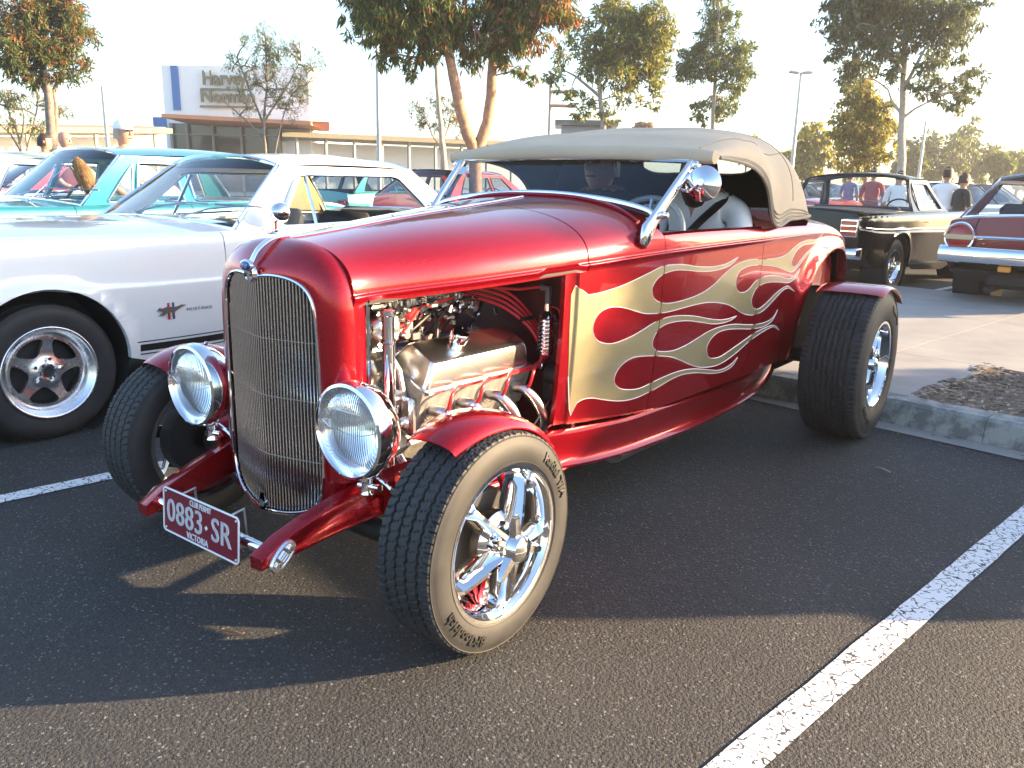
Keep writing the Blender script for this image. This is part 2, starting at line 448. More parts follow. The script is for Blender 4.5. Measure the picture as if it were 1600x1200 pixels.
for k in (-5, -4, -3, -2, -1, 0, 1, 2): bay_line(A0 + k*2.70, -2.6, KERB_B - .16)
for k in (-3, -2, -1, 0, 1, 2): bay_line(-1.62 + k*2.70, 9.6, 14.5)
CONC = mat('concrete', (.30, .285, .265), .85, var=.14, vscale=3, bump=.35, bscale=140)
def kerb_mat():
    m, t, b, L = nodemat('stained_kerb_concrete'); N = t.nodes.new
    tc = N('ShaderNodeTexCoord'); n = N('ShaderNodeTexNoise'); n.inputs['Scale'].default_value = 9; n.inputs['Detail'].default_value = 8; n.inputs['Roughness'].default_value = .7
    n3 = N('ShaderNodeTexNoise'); n3.inputs['Scale'].default_value = 120
    L.new(tc.outputs['Object'], n.inputs['Vector']); L.new(tc.outputs['Object'], n3.inputs['Vector'])
    r = N('ShaderNodeValToRGB'); e = r.color_ramp.elements; e[0].position = .42; e[0].color = (.16, .165, .16, 1); e[1].position = .56; e[1].color = (.33, .33, .31, 1)
    L.new(n.outputs[0], r.inputs[0]); L.new(r.outputs[0], b.inputs['Base Color']); b.inputs['Roughness'].default_value = .85
    bp = N('ShaderNodeBump'); bp.inputs['Strength'].default_value = .3; bp.inputs['Distance'].default_value = .004; L.new(n3.outputs[0], bp.inputs['Height']); L.new(bp.outputs[0], b.inputs['Normal'])
    return m
KERBM = kerb_mat()
# kerb stones end to end, the concrete island behind them and the gutter strip
kb = MB(); prof = [(0, -.02), (.012, .075), (.022, .112), (.042, .130), (.16, .134), (.16, -.02)]
a0 = -14.0
KERB = None
kerb = thing('kerb', 'stained concrete kerb along the front of the paved island', 'kerb', (0, 0, 0))
k = 0
while a0 < 9:
    ln = 3.0; st = MB()
    st.loft([[bay(a0 + q, KERB_B + y, z) for y, z in prof] for q in (.0015, ln - .0015)], True, True, flip=True)
    st.build('kerb_section', KERBM, kerb, 30); a0 += ln
isl = MB()
def gpt(a, b): return bay(a, b, .130)
BED = [(.63 + .0, KERB_B + .16), (.66, 4.55), (5.5, 4.55), (5.5, KERB_B + .16)]
def slab(name, a0, a1, b0, b1, m=CONC):
    mb = MB(); mb.add([bay(a0, b0, .130), bay(a1, b0, .130), bay(a1, b1, .130), bay(a0, b1, .130), bay(a0, b0, -.02), bay(a1, b0, -.02), bay(a1, b1, -.02), bay(a0, b1, -.02)], [[0, 1, 2, 3], [1, 0, 4, 5], [2, 1, 5, 6], [3, 2, 6, 7], [0, 3, 7, 4]])
    return mb.build(name, m, ISL, smooth=False)
ISL = bpy.data.objects.new('pavement', None); link(ISL); ISL['kind'] = 'structure'
b0 = KERB_B + .163
for a in range(-14, 9):
    aa = a*1.0
    for (c, d) in ((b0, 4.55), (4.556, 6.7), (6.706, 8.78)):
        if a % 2 == 0:
            if c < 4.5 and aa + 2 > .62:
                if aa < .62: slab('paving_slab', aa + .003, .60, c, d)
                elif aa >= 5.5: slab('paving_slab', aa + .003, aa + 1.997, c, d)
                elif aa < 5.5 < aa + 2: slab('paving_slab', 5.55, aa + 1.997, c, d)
                continue
            slab('paving_slab', aa + .003, aa + 1.997, c, d)
sheet('gutter', [bay(-14, KERB_B - .14), bay(9, KERB_B - .14), bay(9, KERB_B), bay(-14, KERB_B)], .004, CONC)
soil = mat('mulch_soil', (.19, .145, .105), .95, var=.5, vscale=60, bump=1.0, bscale=120)
mb = MB(); nn = 40; rows = []
for i in range(nn + 1):
    row = []
    for j in range(16):
        a = .60 + 4.95*i/nn + (.05*pnoise(Vector((i*.7, j*.8, 3))) if 0 < i else .0); b = b0 + (4.55 - b0)*j/15
        row.append(bay(a, b, .118 + .03*pnoise(Vector((a*3, b*3, 0))) + .012*pnoise(Vector((a*14, b*14, 5)))))
    rows.append(row)
mb.loft(rows, closed=False, flip=True)
tag(mb.build('garden_bed', soil), kind='structure')
mb = MB(); cols = 4
for i in range(4200):
    a = .55 + random.random()**1.6*4.0; b = b0 - .02 + random.random()*1.28; s = .006 + .014*random.random()
    p = bay(a, b, .128 + .03*pnoise(Vector((a*3, b*3, 0))) + .004); r = Matrix.Rotation(random.random()*6, 3, 'Z') @ Matrix.Rotation(random.uniform(-.6, .6), 3, 'X')
    mb.cur = random.randrange(3)
    mb.add([p + r @ Vector(q) for q in ((-s, -s*.35, 0), (s, -s*.3, .002), (s*.8, s*.35, .003), (-s*.9, s*.3, .001))], [[0, 1, 2, 3]])
tag(mb.build('mulch', [mat('bark_brown', (.22, .15, .10), .9), mat('bark_pale', (.42, .34, .25), .9), mat('bark_dark', (.08, .06, .045), .9)], smooth=False), kind='stuff')
# loose bits on the asphalt
def twig(name, label, pts, r, m):
    mb = MB(); mb.tube(smooth_path(pts, 4), r, 5); tag(mb.build(name, m), label, 'twig')
twig('twig', 'short pale twig lying on the asphalt near the rear wheel', [at(1262, 712, 1) * 0 + Vector((1.16, 2.22, .006)), Vector((1.19, 2.20, .012)), Vector((1.23, 2.19, .006))], .004, mat('twig_pale', (.35, .3, .24), .8))
twig('bark_strip', 'curled reddish strip of bark under the number plate', [(.127, -.444, .004), (.14, -.44, .010), (.165, -.43, .010), (.19, -.41, .004)], .0022, mat('bark_red', (.16, .06, .03), .8))
lf = MB()
for i in range(70):
    a = random.uniform(-.6, 2.4); b = KERB_B - random.random()**2*.25 - .01; s = random.uniform(.008, .022); r = Matrix.Rotation(random.random()*6, 3, 'Z'); p = bay(a, b, .009)
    lf.add([p + r @ Vector(q) for q in ((-s, 0, 0), (0, -s*.3, .004), (s, 0, .001), (0, s*.3, .003))], [[0, 1, 2, 3]])
tag(lf.build('leaf_litter', mat('dry_leaf', (.2, .13, .07), .9), smooth=False), kind='stuff')
# ================================================================ wheels (axis x, outward = +x)
def tyre_mb(R, w, rr, grooves=4, nth=150, blocks=70, depth=.007, texts=(), wall=.0, txt_h=.03):
    """tyre with real ribs, zigzag grooves and sipes; returns (tyre, lettering)"""
    mb = MB(); hw = w / 2
    def wall_x(r):
        t = (r - rr) / (R - rr); t = max(0, min(1, t))
        return hw * (.90 + .10 * math.sin(PI * min(1, t / .8)) ** .7 * (1 if t < .8 else 1)) if t < .8 else hw * (.90 - .03 * (t-.8)/.2)
    tw = hw * .86
    nx = 34 if nth > 100 else 14
    xs = lin(-tw, tw, nx * 2 + 1)
    gx = [tw * (-0.62 + 1.24 * i / (grooves - 1)) for i in range(grooves)] if grooves > 1 else [0]
    prof = []
    for t in (0, .06, .07, .25, .45, .6, .72, .80, .88): prof.append((t, 'L'))
    secs = []
    for i in range(nth * 2):
        a = 2*PI*i/(nth*2); s = []; fa = a / (2*PI) * blocks
        def add(x, r): s.append(Vector((x, r*math.cos(a), r*math.sin(a))))
        sh = (fa % 1.0) < .16 if nth > 100 else False
        for t, _ in prof: add(-wall_x(rr + t*(R-rr)), rr + t*(R-rr))
        add(-hw*.90, R - .014 - (.004 if sh else 0))
        for x in xs:
            r = R - .006 * (abs(x)/tw)**3
            if nth > 100:
                zz = .0022 * math.sin(2*PI*fa)
                k = 0
                for q, g in enumerate(gx):
                    if abs(x - g - zz) < tw * .034: k = 1
                if not k:
                    z = int((x + tw) / (tw*.42))
                    if ((fa + z*.37 + x*14) % 1.0) < .09: k = .42
                    if abs(x) > tw*.80 and sh: k = .6
                r -= depth * k
            else:
                for g in gx:
                    if abs(x - g) < tw * .08: r -= depth
            add(x, r)
        add(hw*.90, R - .014 - (.004 if sh else 0))
        for t, _ in prof[::-1]: add(wall_x(rr + t*(R-rr)), rr + t*(R-rr))
        secs.append(s)
    secs.append(secs[0])
    mb.loft(secs, closed=False)
    # thin moulded rings on the outer wall
    for t in (.1, .86):
        r = rr + t*(R-rr); mb.tube([(wall_x(r), r*math.cos(q), r*math.sin(q)) for q in lin(0, 2*PI, 73)[:-1]], .0016, 5, closed=True)
    letters = None
    if texts:
        letters = MB()
        for (s, ac, h, sp) in texts:
            vs, fs = text_data(s, h, .0028, spacing=sp*1.1, bold=.0012); rc = rr + (R - rr) * .47
            q = []
            for p in vs:
                ang = math.radians(ac) - p.x / rc; r = rc + p.y
                q.append((wall_x(r) + .0014 + p.z, r*math.cos(ang), r*math.sin(ang)))
            letters.add(q, fs)
    return mb, letters, wall_x

def spoke_rim_mb(rr, hw, recess, hub_out):
    """polished five spoke wheel: stepped barrel, ridged spokes, hub"""
    o = hw; mb = MB()
    mb.lathe([(o*.90, rr+.004), (o*.93, rr+.006), (o*.93, rr-.004), (o*.90, rr-.010), (o*.84, rr-.013), (o*.80, rr-.017), (o*.62, rr-.024), (o*.3-recess*.3, rr-.030), (-o*.2-recess*.3, rr-.03), (-o*.8, rr-.02), (-o*.92, rr+.002)], 64)
    xb = o*.66 - recess
    for k in range(5):
        a = math.radians(62) + k*2*PI/5; secs = []
        for r, w_, hgt, x0 in ((.030, .050, .040, xb+.012), (.06, .048, .042, xb+.012), (.10, .043, .038, xb+.006), (.15, .041, .03, xb), (rr-.035, .046, .022, xb-.002), (rr-.022, .062, .006, xb-.006)):
            pts = [(-w_/2, -.03), (-w_/2, .0), (-w_*.12, hgt), (w_*.12, hgt), (w_/2, .0), (w_/2, -.03)]
            s = []
            for (q, h) in pts:
                y = r*math.cos(a) - q*math.sin(a); z = r*math.sin(a) + q*math.cos(a); s.append(Vector((x0 + h, y, z)))
            secs.append(s)
        mb.loft(secs, True, True)
        b = a + PI/5; mb.cyl((xb-.01, .056*math.cos(b), .056*math.sin(b)), (xb+.03, .056*math.cos(b), .056*math.sin(b)), .010, 8)
    mb.lathe([(xb-.03, .085), (xb-.005, .082), (xb+.008, .070), (xb+.02, .05), (xb+.024, .0)], 40)
    cap = MB()
    cap.lathe([(xb+.02, .054), (xb+.043, .052), (xb+.05, .044), (xb+.062, .042), (xb+.080, .033), (xb+.090, .016), (xb+.092, .0)], 36)
    for k in range(3):
        a = math.radians(100) + k*2*PI/3; secs = []
        for r, w_, t in ((.034, .040, .020), (.060, .034, .016), (.092, .026, .011), (.102, .014, .006)):
            s = []
            for (q, h) in ((-w_/2, -t/2), (w_/2, -t/2), (w_*.3, t/2), (-w_*.3, t/2)):
                s.append(Vector((xb + .06 + h + (r-.03)*.10, r*math.cos(a) - q*math.sin(a), r*math.sin(a) + q*math.cos(a))))
            secs.append(s)
        cap.loft(secs, True, True)
    valve = MB(); va = math.radians(48)
    valve.cyl((o*.62, (rr-.03)*math.cos(va), (rr-.03)*math.sin(va)), (o*.95, (rr-.036)*math.cos(va), (rr-.036)*math.sin(va)), .006, 8)
    return mb, cap, valve, xb

def rod_wheel(parent, loc, rz, R, w, rr, recess, grooves, blocks, texts, spin=0.0):
    h = holder('wheel', parent, loc, (spin, 0, rz))
    t, l, wx = tyre_mb(R, w, rr, grooves, 240, blocks, .0075, texts)
    t.build('tyre', RUBBER, h, 35)
    if l: l.build('raised_lettering', RUBBER2, h, 30)
    m, c, v, xb = spoke_rim_mb(rr, w/2, recess, 0)
    m.build('rim', CHROME, h, 32); c.build('knock_off_spinner', CHROME, h, 32); v.build('valve_stem', CHROME, h)
    d = MB(); d.lathe([(-w*.30, .04), (-w*.30, .13), (xb-.07, .135), (xb-.055, .125), (xb-.055, .0)], 36)
    d.build('brake_drum', DARK, h)
    return h

# ================================================================ the roadster
ROD = thing('hot_rod', 'candy red open wheel hot rod roadster with gold flames and tan canvas top', 'car')
HW = crs([(-.1, .287), (-.02, .289), (.35, .385), (.78, .478), (1.22, .546), (1.7, .592), (2.1, .622), (2.5, .648), (2.8, .655), (3.1, .645), (3.35, .58), (3.5, .46), (3.6, .30), (3.64, .1)])
ZM = crs([(-.1, .905), (.35, .93), (.78, .955), (1.22, .978), (2.1, 1.0), (2.6, 1.01), (3.0, .985), (3.3, .90), (3.5, .78), (3.64, .68)])
ZC = crs([(-.1, 1.045), (0, 1.052), (.4, 1.098), (.8, 1.137), (1.15, 1.172), (1.3, 1.18), (2.1, 1.15), (2.6, 1.12), (3.0, 1.07), (3.3, .97), (3.5, .85), (3.64, .70)])
ARCH = (2.90, .49, .43)
def side_x(y, v):
    W = HW(y); z = ZM(y) + v
    if v <= 0: x = W - .045 * (min(1, -v/.68))**2
    else:
        H = ZC(y) - ZM(y); u = min(1, v/H); x = W * max(0, 1 - u**2.5)**.4
    x += .007 * math.exp(-((v + .004)/.011)**2)
    if y > 1.9:
        d = math.hypot(y - ARCH[0], z - ARCH[1]) - ARCH[2] if z > ARCH[1] else abs(y - ARCH[0]) - ARCH[2]
        if d < .25: x += .034 * math.exp(-(max(d, 0)/.06)**2) * min(1, (y - 1.9)/.2)
    if y < .762 and y > .6: x -= .008 * min(1, (.762 - y)/.008)
    return x
def skin(y, t):
    """t<0: metres below the belt on the left, 0..1 over the top, >1 below the belt on the right"""
    if t <= 0: return Vector((side_x(y, t), y, ZM(y) + t))
    if t >= 1: return Vector((-side_x(y, 1 - t), y, ZM(y) - (t - 1)))
    th = PI * t; c, s = math.cos(th), math.sin(th)
    x = HW(y) * abs(c)**.8 * (1 if c >= 0 else -1); H = ZC(y) - ZM(y)
    return Vector((x, y, ZM(y) + H * s**.8))
TS = [-.6, -.5, -.4, -.3, -.2, -.12, -.07] + lin(-.045, .02, 14) + lin(.04, .96, 40) + lin(.98, 1.045, 14) + [1.07, 1.12, 1.2, 1.3, 1.4, 1.5, 1.6]
# hood
h = MB(); panel(h, [(-.072, -.028), (.797, -.028), (.797, 1.028), (-.072, 1.028)], skin, lin(-.03, .75, 18), TS, .02)
HOOD = h.build('hood', RED, ROD)
st = MB(); st.tube([(0, y, ZC(y) + .002) for y in lin(-.06, .80, 18)], .0085, 8, flat=.6); st.build('chrome_hinge_strip', CHROME, HOOD)
ins = MB(); ins.loft([[skin(y, t) - Vector((0, 0, .05)) for t in lin(.03, .97, 12)] for y in lin(-.06, .79, 6)], closed=False); ins.build('hood_lining', mat('hood_lining_dark', (.02, .012, .012), .7), HOOD)
# cowl
cowl = MB()
cp = [(.705, -.555), (1.228, -.628), (1.228, .07), (1.21, .12), (1.185, .25), (1.175, .5), (1.185, .75), (1.21, .88), (1.228, .93), (1.228, 1.628), (.705, 1.555), (.705, 1.026), (.803, 1.026), (.803, -.026), (.705, -.026)]
panel(cowl, cp, skin, [.754, .758, .762, .766] + lin(.80, 1.2, 10), TS, .02)
COWL = cowl.build('cowl', RED, ROD)
cv_ = MB(); cv_.tube([(0, y, ZC(y) + .002) for y in lin(.805, 1.06, 6)], .007, 8, flat=.6); cv_.build('chrome_centre_strip', CHROME, COWL)
cw = MB(); cw.tube(smooth_path([skin(1.13, t) + Vector((0, 0, .004)) for t in lin(.16, .84, 12)], 3), .012, 8, flat=.7); cw.build('cowl_bead', RED, COWL)
# doors
DOORS = {}
for sgn in (1, -1):
    d = MB(); panel(d, [(1.232, -.628), (2.033, -.632), (2.033, .07), (1.232, .07)], skin, lin(1.3, 1.98, 14), TS, .03)
    lipm = MB(); lipm.loft([[skin(y, .07) , skin(y, .075) + Vector((-.008, 0, .006)), skin(y, .07) + Vector((-.04, 0, .008)), skin(y, .07) + Vector((-.06, 0, -.01)), skin(y, .07) + Vector((-.062, 0, -.25))] for y in lin(1.234, 2.031, 10)], closed=False)
    d.merge(lipm)
    DOORS[sgn] = (d if sgn == 1 else mirrored(d)).build('door', RED, ROD)
# rear body with wheel arches
rb = MB()
def arch_pts(side):
    cy, cz, r = ARCH; pts = [(cy - r, .39)]
    for a in lin(PI, 0, 22): pts.append((cy + r*math.cos(a), cz + r*math.sin(a)))
    pts.append((cy + r, .44))
    o = [(y, z - ZM(y)) for y, z in pts]
    return o if side > 0 else [(y, 1 - v) for y, v in o][::-1]
rp = [(2.037, -.632)] + [(2.25, -.628)] + arch_pts(1) + [(3.45, -.36), (3.63, -.26), (3.63, 1.26), (3.45, 1.36)] + arch_pts(-1) + [(2.25, 1.628), (2.037, 1.632), (2.037, .93), (2.52, .93), (2.64, .86), (2.68, .5), (2.64, .14), (2.52, .07), (2.037, .07)]
panel(rb, rp, skin, lin(2.1, 3.6, 40), sorted(TS + lin(-.58, -.14, 12) + lin(1.14, 1.58, 12)), .045)
REAR = rb.build('rear_body', RED, ROD)
ap = arch_pts(1); au = [q for q in ap if q[1] > -.33]; al_ = [q for q in ap if q[1] <= -.33]
wh = MB(); panel(wh, au, lambda y, v: Vector((HW(y) - .052, y, ZM(y) + v)), lin(2.5, 3.3, 9), lin(-.5, -.1, 6), 0)
for q in (wh, mirrored(wh)): q.build('wheel_house', RED, ROD)
# flames and pinstripe, laid on the panels as paint
FL = [(.734, -.097), (.807, -.107), (.877, -.107), (.975, -.098), (1.065, -.083), (1.146, -.067), (1.217, -.053), (1.293, -.053), (1.375, -.061), (1.445, -.073), (1.536, -.083), (1.612, -.087), (1.688, -.084), (1.746, -.074), (1.797, -.063), (1.758, -.084), (1.711, -.097), (1.634, -.103), (1.54, -.102), (1.448, -.092), (1.361, -.08), (1.296, -.076), (1.235, -.081), (1.193, -.095), (1.164, -.121), (1.163, -.142), (1.177, -.166), (1.206, -.184), (1.253, -.197), (1.317, -.202), (1.416, -.199), (1.52, -.187), (1.608, -.163), (1.678, -.131), (1.752, -.103), (1.831, -.087), (1.939, -.083), (2.08, -.093), (2.202, -.095), (2.287, -.086), (2.347, -.065), (2.422, -.043), (2.531, -.034), (2.612, -.037), (2.674, -.029), (2.711, -.009), (2.685, -.037), (2.631, -.05), (2.553, -.054), (2.478, -.055), (2.414, -.07), (2.369, -.099), (2.356, -.126), (2.372, -.146), (2.398, -.153), (2.436, -.142), (2.481, -.117), (2.56, -.083), (2.647, -.064), (2.723, -.066), (2.762, -.081), (2.7, -.072), (2.639, -.074), (2.565, -.092), (2.495, -.129), (2.438, -.158), (2.384, -.177), (2.321, -.169), (2.188, -.136), (2.039, -.116), (1.923, -.11), (1.839, -.12), (1.803, -.147), (1.803, -.182), (1.83, -.21), (1.865, -.221), (1.908, -.221), (1.949, -.206), (1.988, -.184), (2.065, -.17), (2.201, -.178), (2.322, -.203), (2.376, -.206), (2.42, -.195), (2.469, -.168), (2.445, -.203), (2.389, -.221), (2.335, -.225), (2.236, -.211), (2.11, -.201), (2.019, -.213), (1.982, -.241), (1.975, -.271), (1.996, -.3), (2.033, -.314), (2.075, -.315), (2.141, -.296), (2.226, -.262), (2.303, -.244), (2.361, -.244), (2.436, -.276), (2.369, -.255), (2.316, -.254), (2.26, -.271), (2.191, -.302), (2.117, -.331), (2.037, -.34), (1.965, -.333), (1.892, -.314), (1.819, -.284), (1.75, -.261), (1.645, -.24), (1.548, -.231), (1.458, -.23), (1.372, -.232), (1.291, -.234), (1.214, -.23), (1.139, -.221), (1.081, -.205), (1.024, -.186), (.971, -.172), (.92, -.167), (.878, -.175), (.853, -.196), (.843, -.223), (.849, -.249), (.866, -.273), (.899, -.291), (.951, -.303), (1.002, -.302), (1.068, -.294), (1.135, -.279), (1.205, -.262), (1.28, -.255), (1.378, -.261), (1.486, -.278), (1.584, -.3), (1.686, -.319), (1.768, -.326), (1.849, -.323), (1.792, -.337), (1.711, -.338), (1.63, -.329), (1.53, -.308), (1.436, -.29), (1.349, -.281), (1.285, -.281), (1.24, -.29), (1.211, -.313), (1.2, -.338), (1.209, -.363), (1.241, -.382), (1.293, -.393), (1.36, -.399), (1.444, -.392), (1.53, -.376), (1.619, -.359), (1.715, -.353), (1.842, -.359), (1.981, -.38), (2.103, -.392), (2.205, -.388), (2.25, -.371), (2.274, -.346), (2.25, -.382), (2.216, -.401), (2.135, -.412), (2.013, -.404), (1.894, -.387), (1.783, -.374), (1.702, -.376), (1.649, -.394), (1.623, -.425), (1.633, -.457), (1.66, -.48), (1.709, -.491), (1.77, -.49), (1.859, -.472), (1.961, -.45), (2.069, -.428), (2.183, -.419), (2.246, -.419), (2.291, -.43), (2.333, -.455), (2.266, -.43), (2.213, -.429), (2.122, -.441), (2.012, -.464), (1.911, -.497), (1.812, -.521), (1.732, -.528), (1.65, -.521), (1.568, -.505), (1.486, -.477), (1.406, -.445), (1.333, -.421), (1.249, -.403), (1.156, -.387), (1.083, -.381), (1.031, -.393), (.999, -.418), (.991, -.448), (1.007, -.473), (1.045, -.495), (1.111, -.511), (1.17, -.515), (1.243, -.507), (1.321, -.5), (1.421, -.497), (1.532, -.507), (1.654, -.532), (1.762, -.555), (1.835, -.554), (1.889, -.542), (1.929, -.524), (1.901, -.554), (1.851, -.567), (1.778, -.568), (1.682, -.555), (1.577, -.532), (1.463, -.518), (1.376, -.521), (1.298, -.534), (1.222, -.545), (1.149, -.551), (1.077, -.547), (1.006, -.532), (.937, -.511), (.883, -.493), (.834, -.486), (.799, -.493), (.764, -.508)]
FS = [(p.x, p.y) for p in smooth_path([(a, b, 0) for a, b in FL], 3, closed=True)]
def fl_fn(y, v): return Vector((side_x(y, v) + .0009, y, ZM(y) + v))
for sgn in (1, -1):
    for par, c0, c1 in ((COWL, .70, 1.228), (DOORS[sgn], 1.232, 2.033), (REAR, 2.037, 3.5)):
        f = MB(); panel(f, FS, fl_fn, sorted([.754, .758, .762, .766] + lin(.72, 2.72, 81)), lin(-.56, .0, 29), 0, clip=(c0, c1))
        (f if sgn == 1 else mirrored(f)).build('flame', GOLD, par)
        s = MB(); run = []
        for (y, v) in FS + FS[:1]:
            if c0 <= y <= c1 and y > .745: run.append(fl_fn(y, v))
            else:
                if len(run) > 1: s.tube(run, .0017, 4)
                run = []
        if len(run) > 1: s.tube(run, .0017, 4)
        (s if sgn == 1 else mirrored(s)).build('pinstripe', STRIPE, par)
# seam down the rear quarter behind the door and boot lid seam
sm = MB()
sm.tube([skin(2.035, v) - Vector((.004, 0, 0)) for v in lin(-.62, .0, 12)], .002, 4); sm.build('door_seal', BLACK, ROD)
# frame rails with horns
XR = crs([(-.42, .305), (-.2, .325), (0, .36), (.4, .43), (.8, .50), (1.2, .525), (2.3, .54), (2.8, .50), (3.3, .46)])
ZT = crs([(-.42, .262), (-.39, .282), (-.3, .318), (-.12, .368), (.05, .395), (.4, .40), (.8, .375), (1.2, .352), (2.4, .36), (2.9, .52), (3.3, .5)])
ZB = crs([(-.42, .228), (-.3, .243), (-.12, .268), (.05, .28), (.5, .27), (.8, .235), (1.2, .205), (2.3, .205), (2.6, .26), (2.9, .42), (3.3, .42)])
for sgn in (1, -1):
    r = MB(); secs = []
    for y in lin(-.42, 3.3, 60):
        x, zt, zb = XR(y), ZT(y), ZB(y); k = min(1, max(0, (y - .2)/.5)); wd = .05
        sl_ = .045 * k
        s = [(x - wd, zt), (x - .006, zt), (x, zt - .005), (x - .001, zt - .02), (x - .003 - .008*k, zt - .3*(zt - zb)), (x - .004 - .020*k, zb + .030), (x - .003 - .014*k, zb + .021), (x - .006*k, zb + .013), (x - .006*k - .002, zb + .004), (x - .016, zb), (x - wd, zb)]
        secs.append([Vector((a, y, b)) for a, b in s])
    r.loft(secs, True, True, flip=True)
    rail = (r if sgn == 1 else mirrored(r)).build('frame_rail', RED, ROD, 50)
    # polished plate with two bolts on the end of the horn
    e = MB(); cy, cz = -.362, .256; ax = Vector((0, .045, .040)).normalized(); ay = Vector((0, -ax.z, ax.y))
    def plate(sc, x):
        o = []
        for a in lin(0, 2*PI, 25)[:-1]:
            o.append(Vector((x, cy, cz)) + ax*(.049*sc*math.copysign(abs(math.cos(a))**.8, math.cos(a))) + ay*(.024*sc*math.copysign(abs(math.sin(a))**.9, math.sin(a))))
        return o
    X0 = XR(-.36)
    e.loft([plate(1, X0 - .003), plate(1, X0 + .008), plate(.93, X0 + .012), plate(.80, X0 + .012), plate(.76, X0 + .009)], True, True, flip=True)
    for q in (-.028, 0, .028):
        c = Vector((X0 + .01, cy, cz)) + ax*q
        if q: e.cyl(c, c + Vector((.008, 0, 0)), .0085, 6)
    for q in (-.009, 0, .009):
        c = Vector((X0 + .011, cy, cz)) + ay*q; e.box(c, (.005, .003, .024), Matrix.Rotation(math.radians(-48), 3, 'X'))
    (e if sgn == 1 else mirrored(e)).build('horn_plate', POLISH, rail)
    # steering side brackets, shock absorber and lamp bracket
    b = MB(); b.loft([[Vector((.35, y, .39)), Vector((.41, y, .44)), Vector((.46, y, .47)), Vector((.47, y, .455)), Vector((.42, y, .40)), Vector((.36, y, .34))] for y in (-.10, -.04)], True, True, flip=True)
    b.box((.40, -.02, .33), (.09, .05, .10), bev=.008)
    br = (b if sgn == 1 else mirrored(b)).build('lamp_bracket', RED, ROD)
    k = MB(); k.cyl((.43, -.02, .43), (.50, .02, .24), .022, 12); k.cyl((.41, -.03, .47), (.47, 0, .35), .011, 10); k.ball((.432, -.055, .36), .018)
    (k if sgn == 1 else mirrored(k)).build('shock_absorber', POLISH, ROD)
# grille shell
IN = [(0, .946), (.05, .953), (.10, .952), (.15, .94), (.185, .914), (.203, .87), (.209, .80), (.213, .70), (.216, .55), (.217, .42), (.211, .35), (.192, .302), (.155, .272), (.10, .256), (.05, .250), (0, .248)]
OUT = [(0, 1.050), (.055, 1.048), (.12, 1.042), (.19, 1.022), (.242, .988), (.272, .94), (.285, .87), (.288, .75), (.289, .58), (.287, .42), (.281, .33), (.255, .272), (.20, .24), (.13, .226), (.06, .22), (0, .218)]
def full(pts):
    s = smooth_path([(a, b, 0) for a, b in pts], 4); L = [(p.x, p.y) for p in s]
    return L + [(-x, z) for x, z in L[-2:0:-1]]
IF, OF = full(IN), full(OUT)
def yin(x): return -.188 + .05*min(1, abs(x)/.213)**1.3
sh = MB(); rings = []
for t in (0, .04, .1, .2, .3, .42, .55, .68, .8, .9, 1.0):
    ring = []
    for (a, b), (c, d) in zip(IF, OF):
        P0 = Vector((a, yin(a), b)); tv = max(0, min(1, (b - .8)/.2))
        P1 = Vector((a*.72 + c*.28, yin(a) - .004, b*.66 + d*.34)); P2 = Vector((c, -.122, d)); P3 = Vector((c, -.072, d))
        ring.append(P0*(1-t)**3 + P1*3*t*(1-t)**2 + P2*3*t*t*(1-t) + P3*t**3)
    rings.append(ring)
sh.loft([r + [r[0]] for r in rings], closed=False, flip=False)
SHELL = sh.build('grille_shell', RED, ROD, 60)
fx = MB()
fl2 = [[Vector((.284, -.072, z)), Vector((.284, -.03, z)), Vector((.280, -.024, z)), Vector((.262, -.024, z))] for z in lin(.36, .905, 8)]
fx.loft(fl2, closed=False)
for q in (fx, mirrored(fx)): q.build('radiator_side_flange', RED, ROD)
ch = MB(); ch.tube([(.287, -.022, z) for z in lin(.33, .915, 6)], .005, 6)
for q in (ch, mirrored(ch)): q.build('chrome_edge_strip', CHROME, ROD)
tr = MB(); tr.tube([(a, yin(a) - .001, b) for a, b in IF], .0055, 8, closed=True); tr.build('grille_trim', CHROME, SHELL)
# grille bars
top = crs(sorted([(a, b) for a, b in IF[:len(IF)//2 - 22] if b > .85])) if False else None
def contour_z(x, upper):
    best = []; n = len(IF)
    for i in range(n):
        (a, b), (c, d) = IF[i], IF[(i+1) % n]
        if (a - x)*(c - x) <= 0 and abs(c - a) > 1e-9: best.append(b + (d - b)*(x - a)/(c - a))
    return (max(best) if upper else min(best)) if best else None
gb = MB(); NB = 38
for i in range(NB):
    x = -.206 + .412*i/(NB - 1); zu, zl = contour_z(x, True), contour_z(x, False)
    if zu is None: continue
    yy = yin(x) + .010
    gb.loft([[Vector((x - .0022, yy + .0016, z)), Vector((x - .0016, yy - .0006, z)), Vector((x, yy - .0018, z)), Vector((x + .0016, yy - .0006, z)), Vector((x + .0022, yy + .0016, z))] for z in (zl + .003, zu - .003)], closed=False)
tag(gb.build('grille_bars', mat('grille_bar_chrome', (.66, .65, .64), .14, 1.0), SHELL, 60), kind='stuff')
for z in (.42, .60, .77): cross = MB(); cross.tube([(x, yin(x) + .018, z) for x in lin(-.205, .205, 9)], .0018, 6); cross.build('grille_crossbar', STEEL, SHELL)
bk = MB(); bk.loft([[Vector((a*.99, -.105, b)) for a, b in IF], [Vector((a*.99, -.09, b)) for a, b in IF]], True, True); bk.build('radiator_core', mat('radiator_black', (.008, .008, .009), .7), SHELL)
bd = MB(); bd.ball((0, -.205, .978), 1, 24, (.031, .010, .017)); BAD = bd.build('badge', CHROME, SHELL)
b2 = MB(); b2.ball((0, -.2075, .978), 1, 24, (.026, .0105, .0135)); b2.build('badge_enamel', mat('blue_enamel', (.01, .03, .22), .2, coat=1), BAD)
vs, fs = text_data('Ford', .018, .0006, spacing=.9)
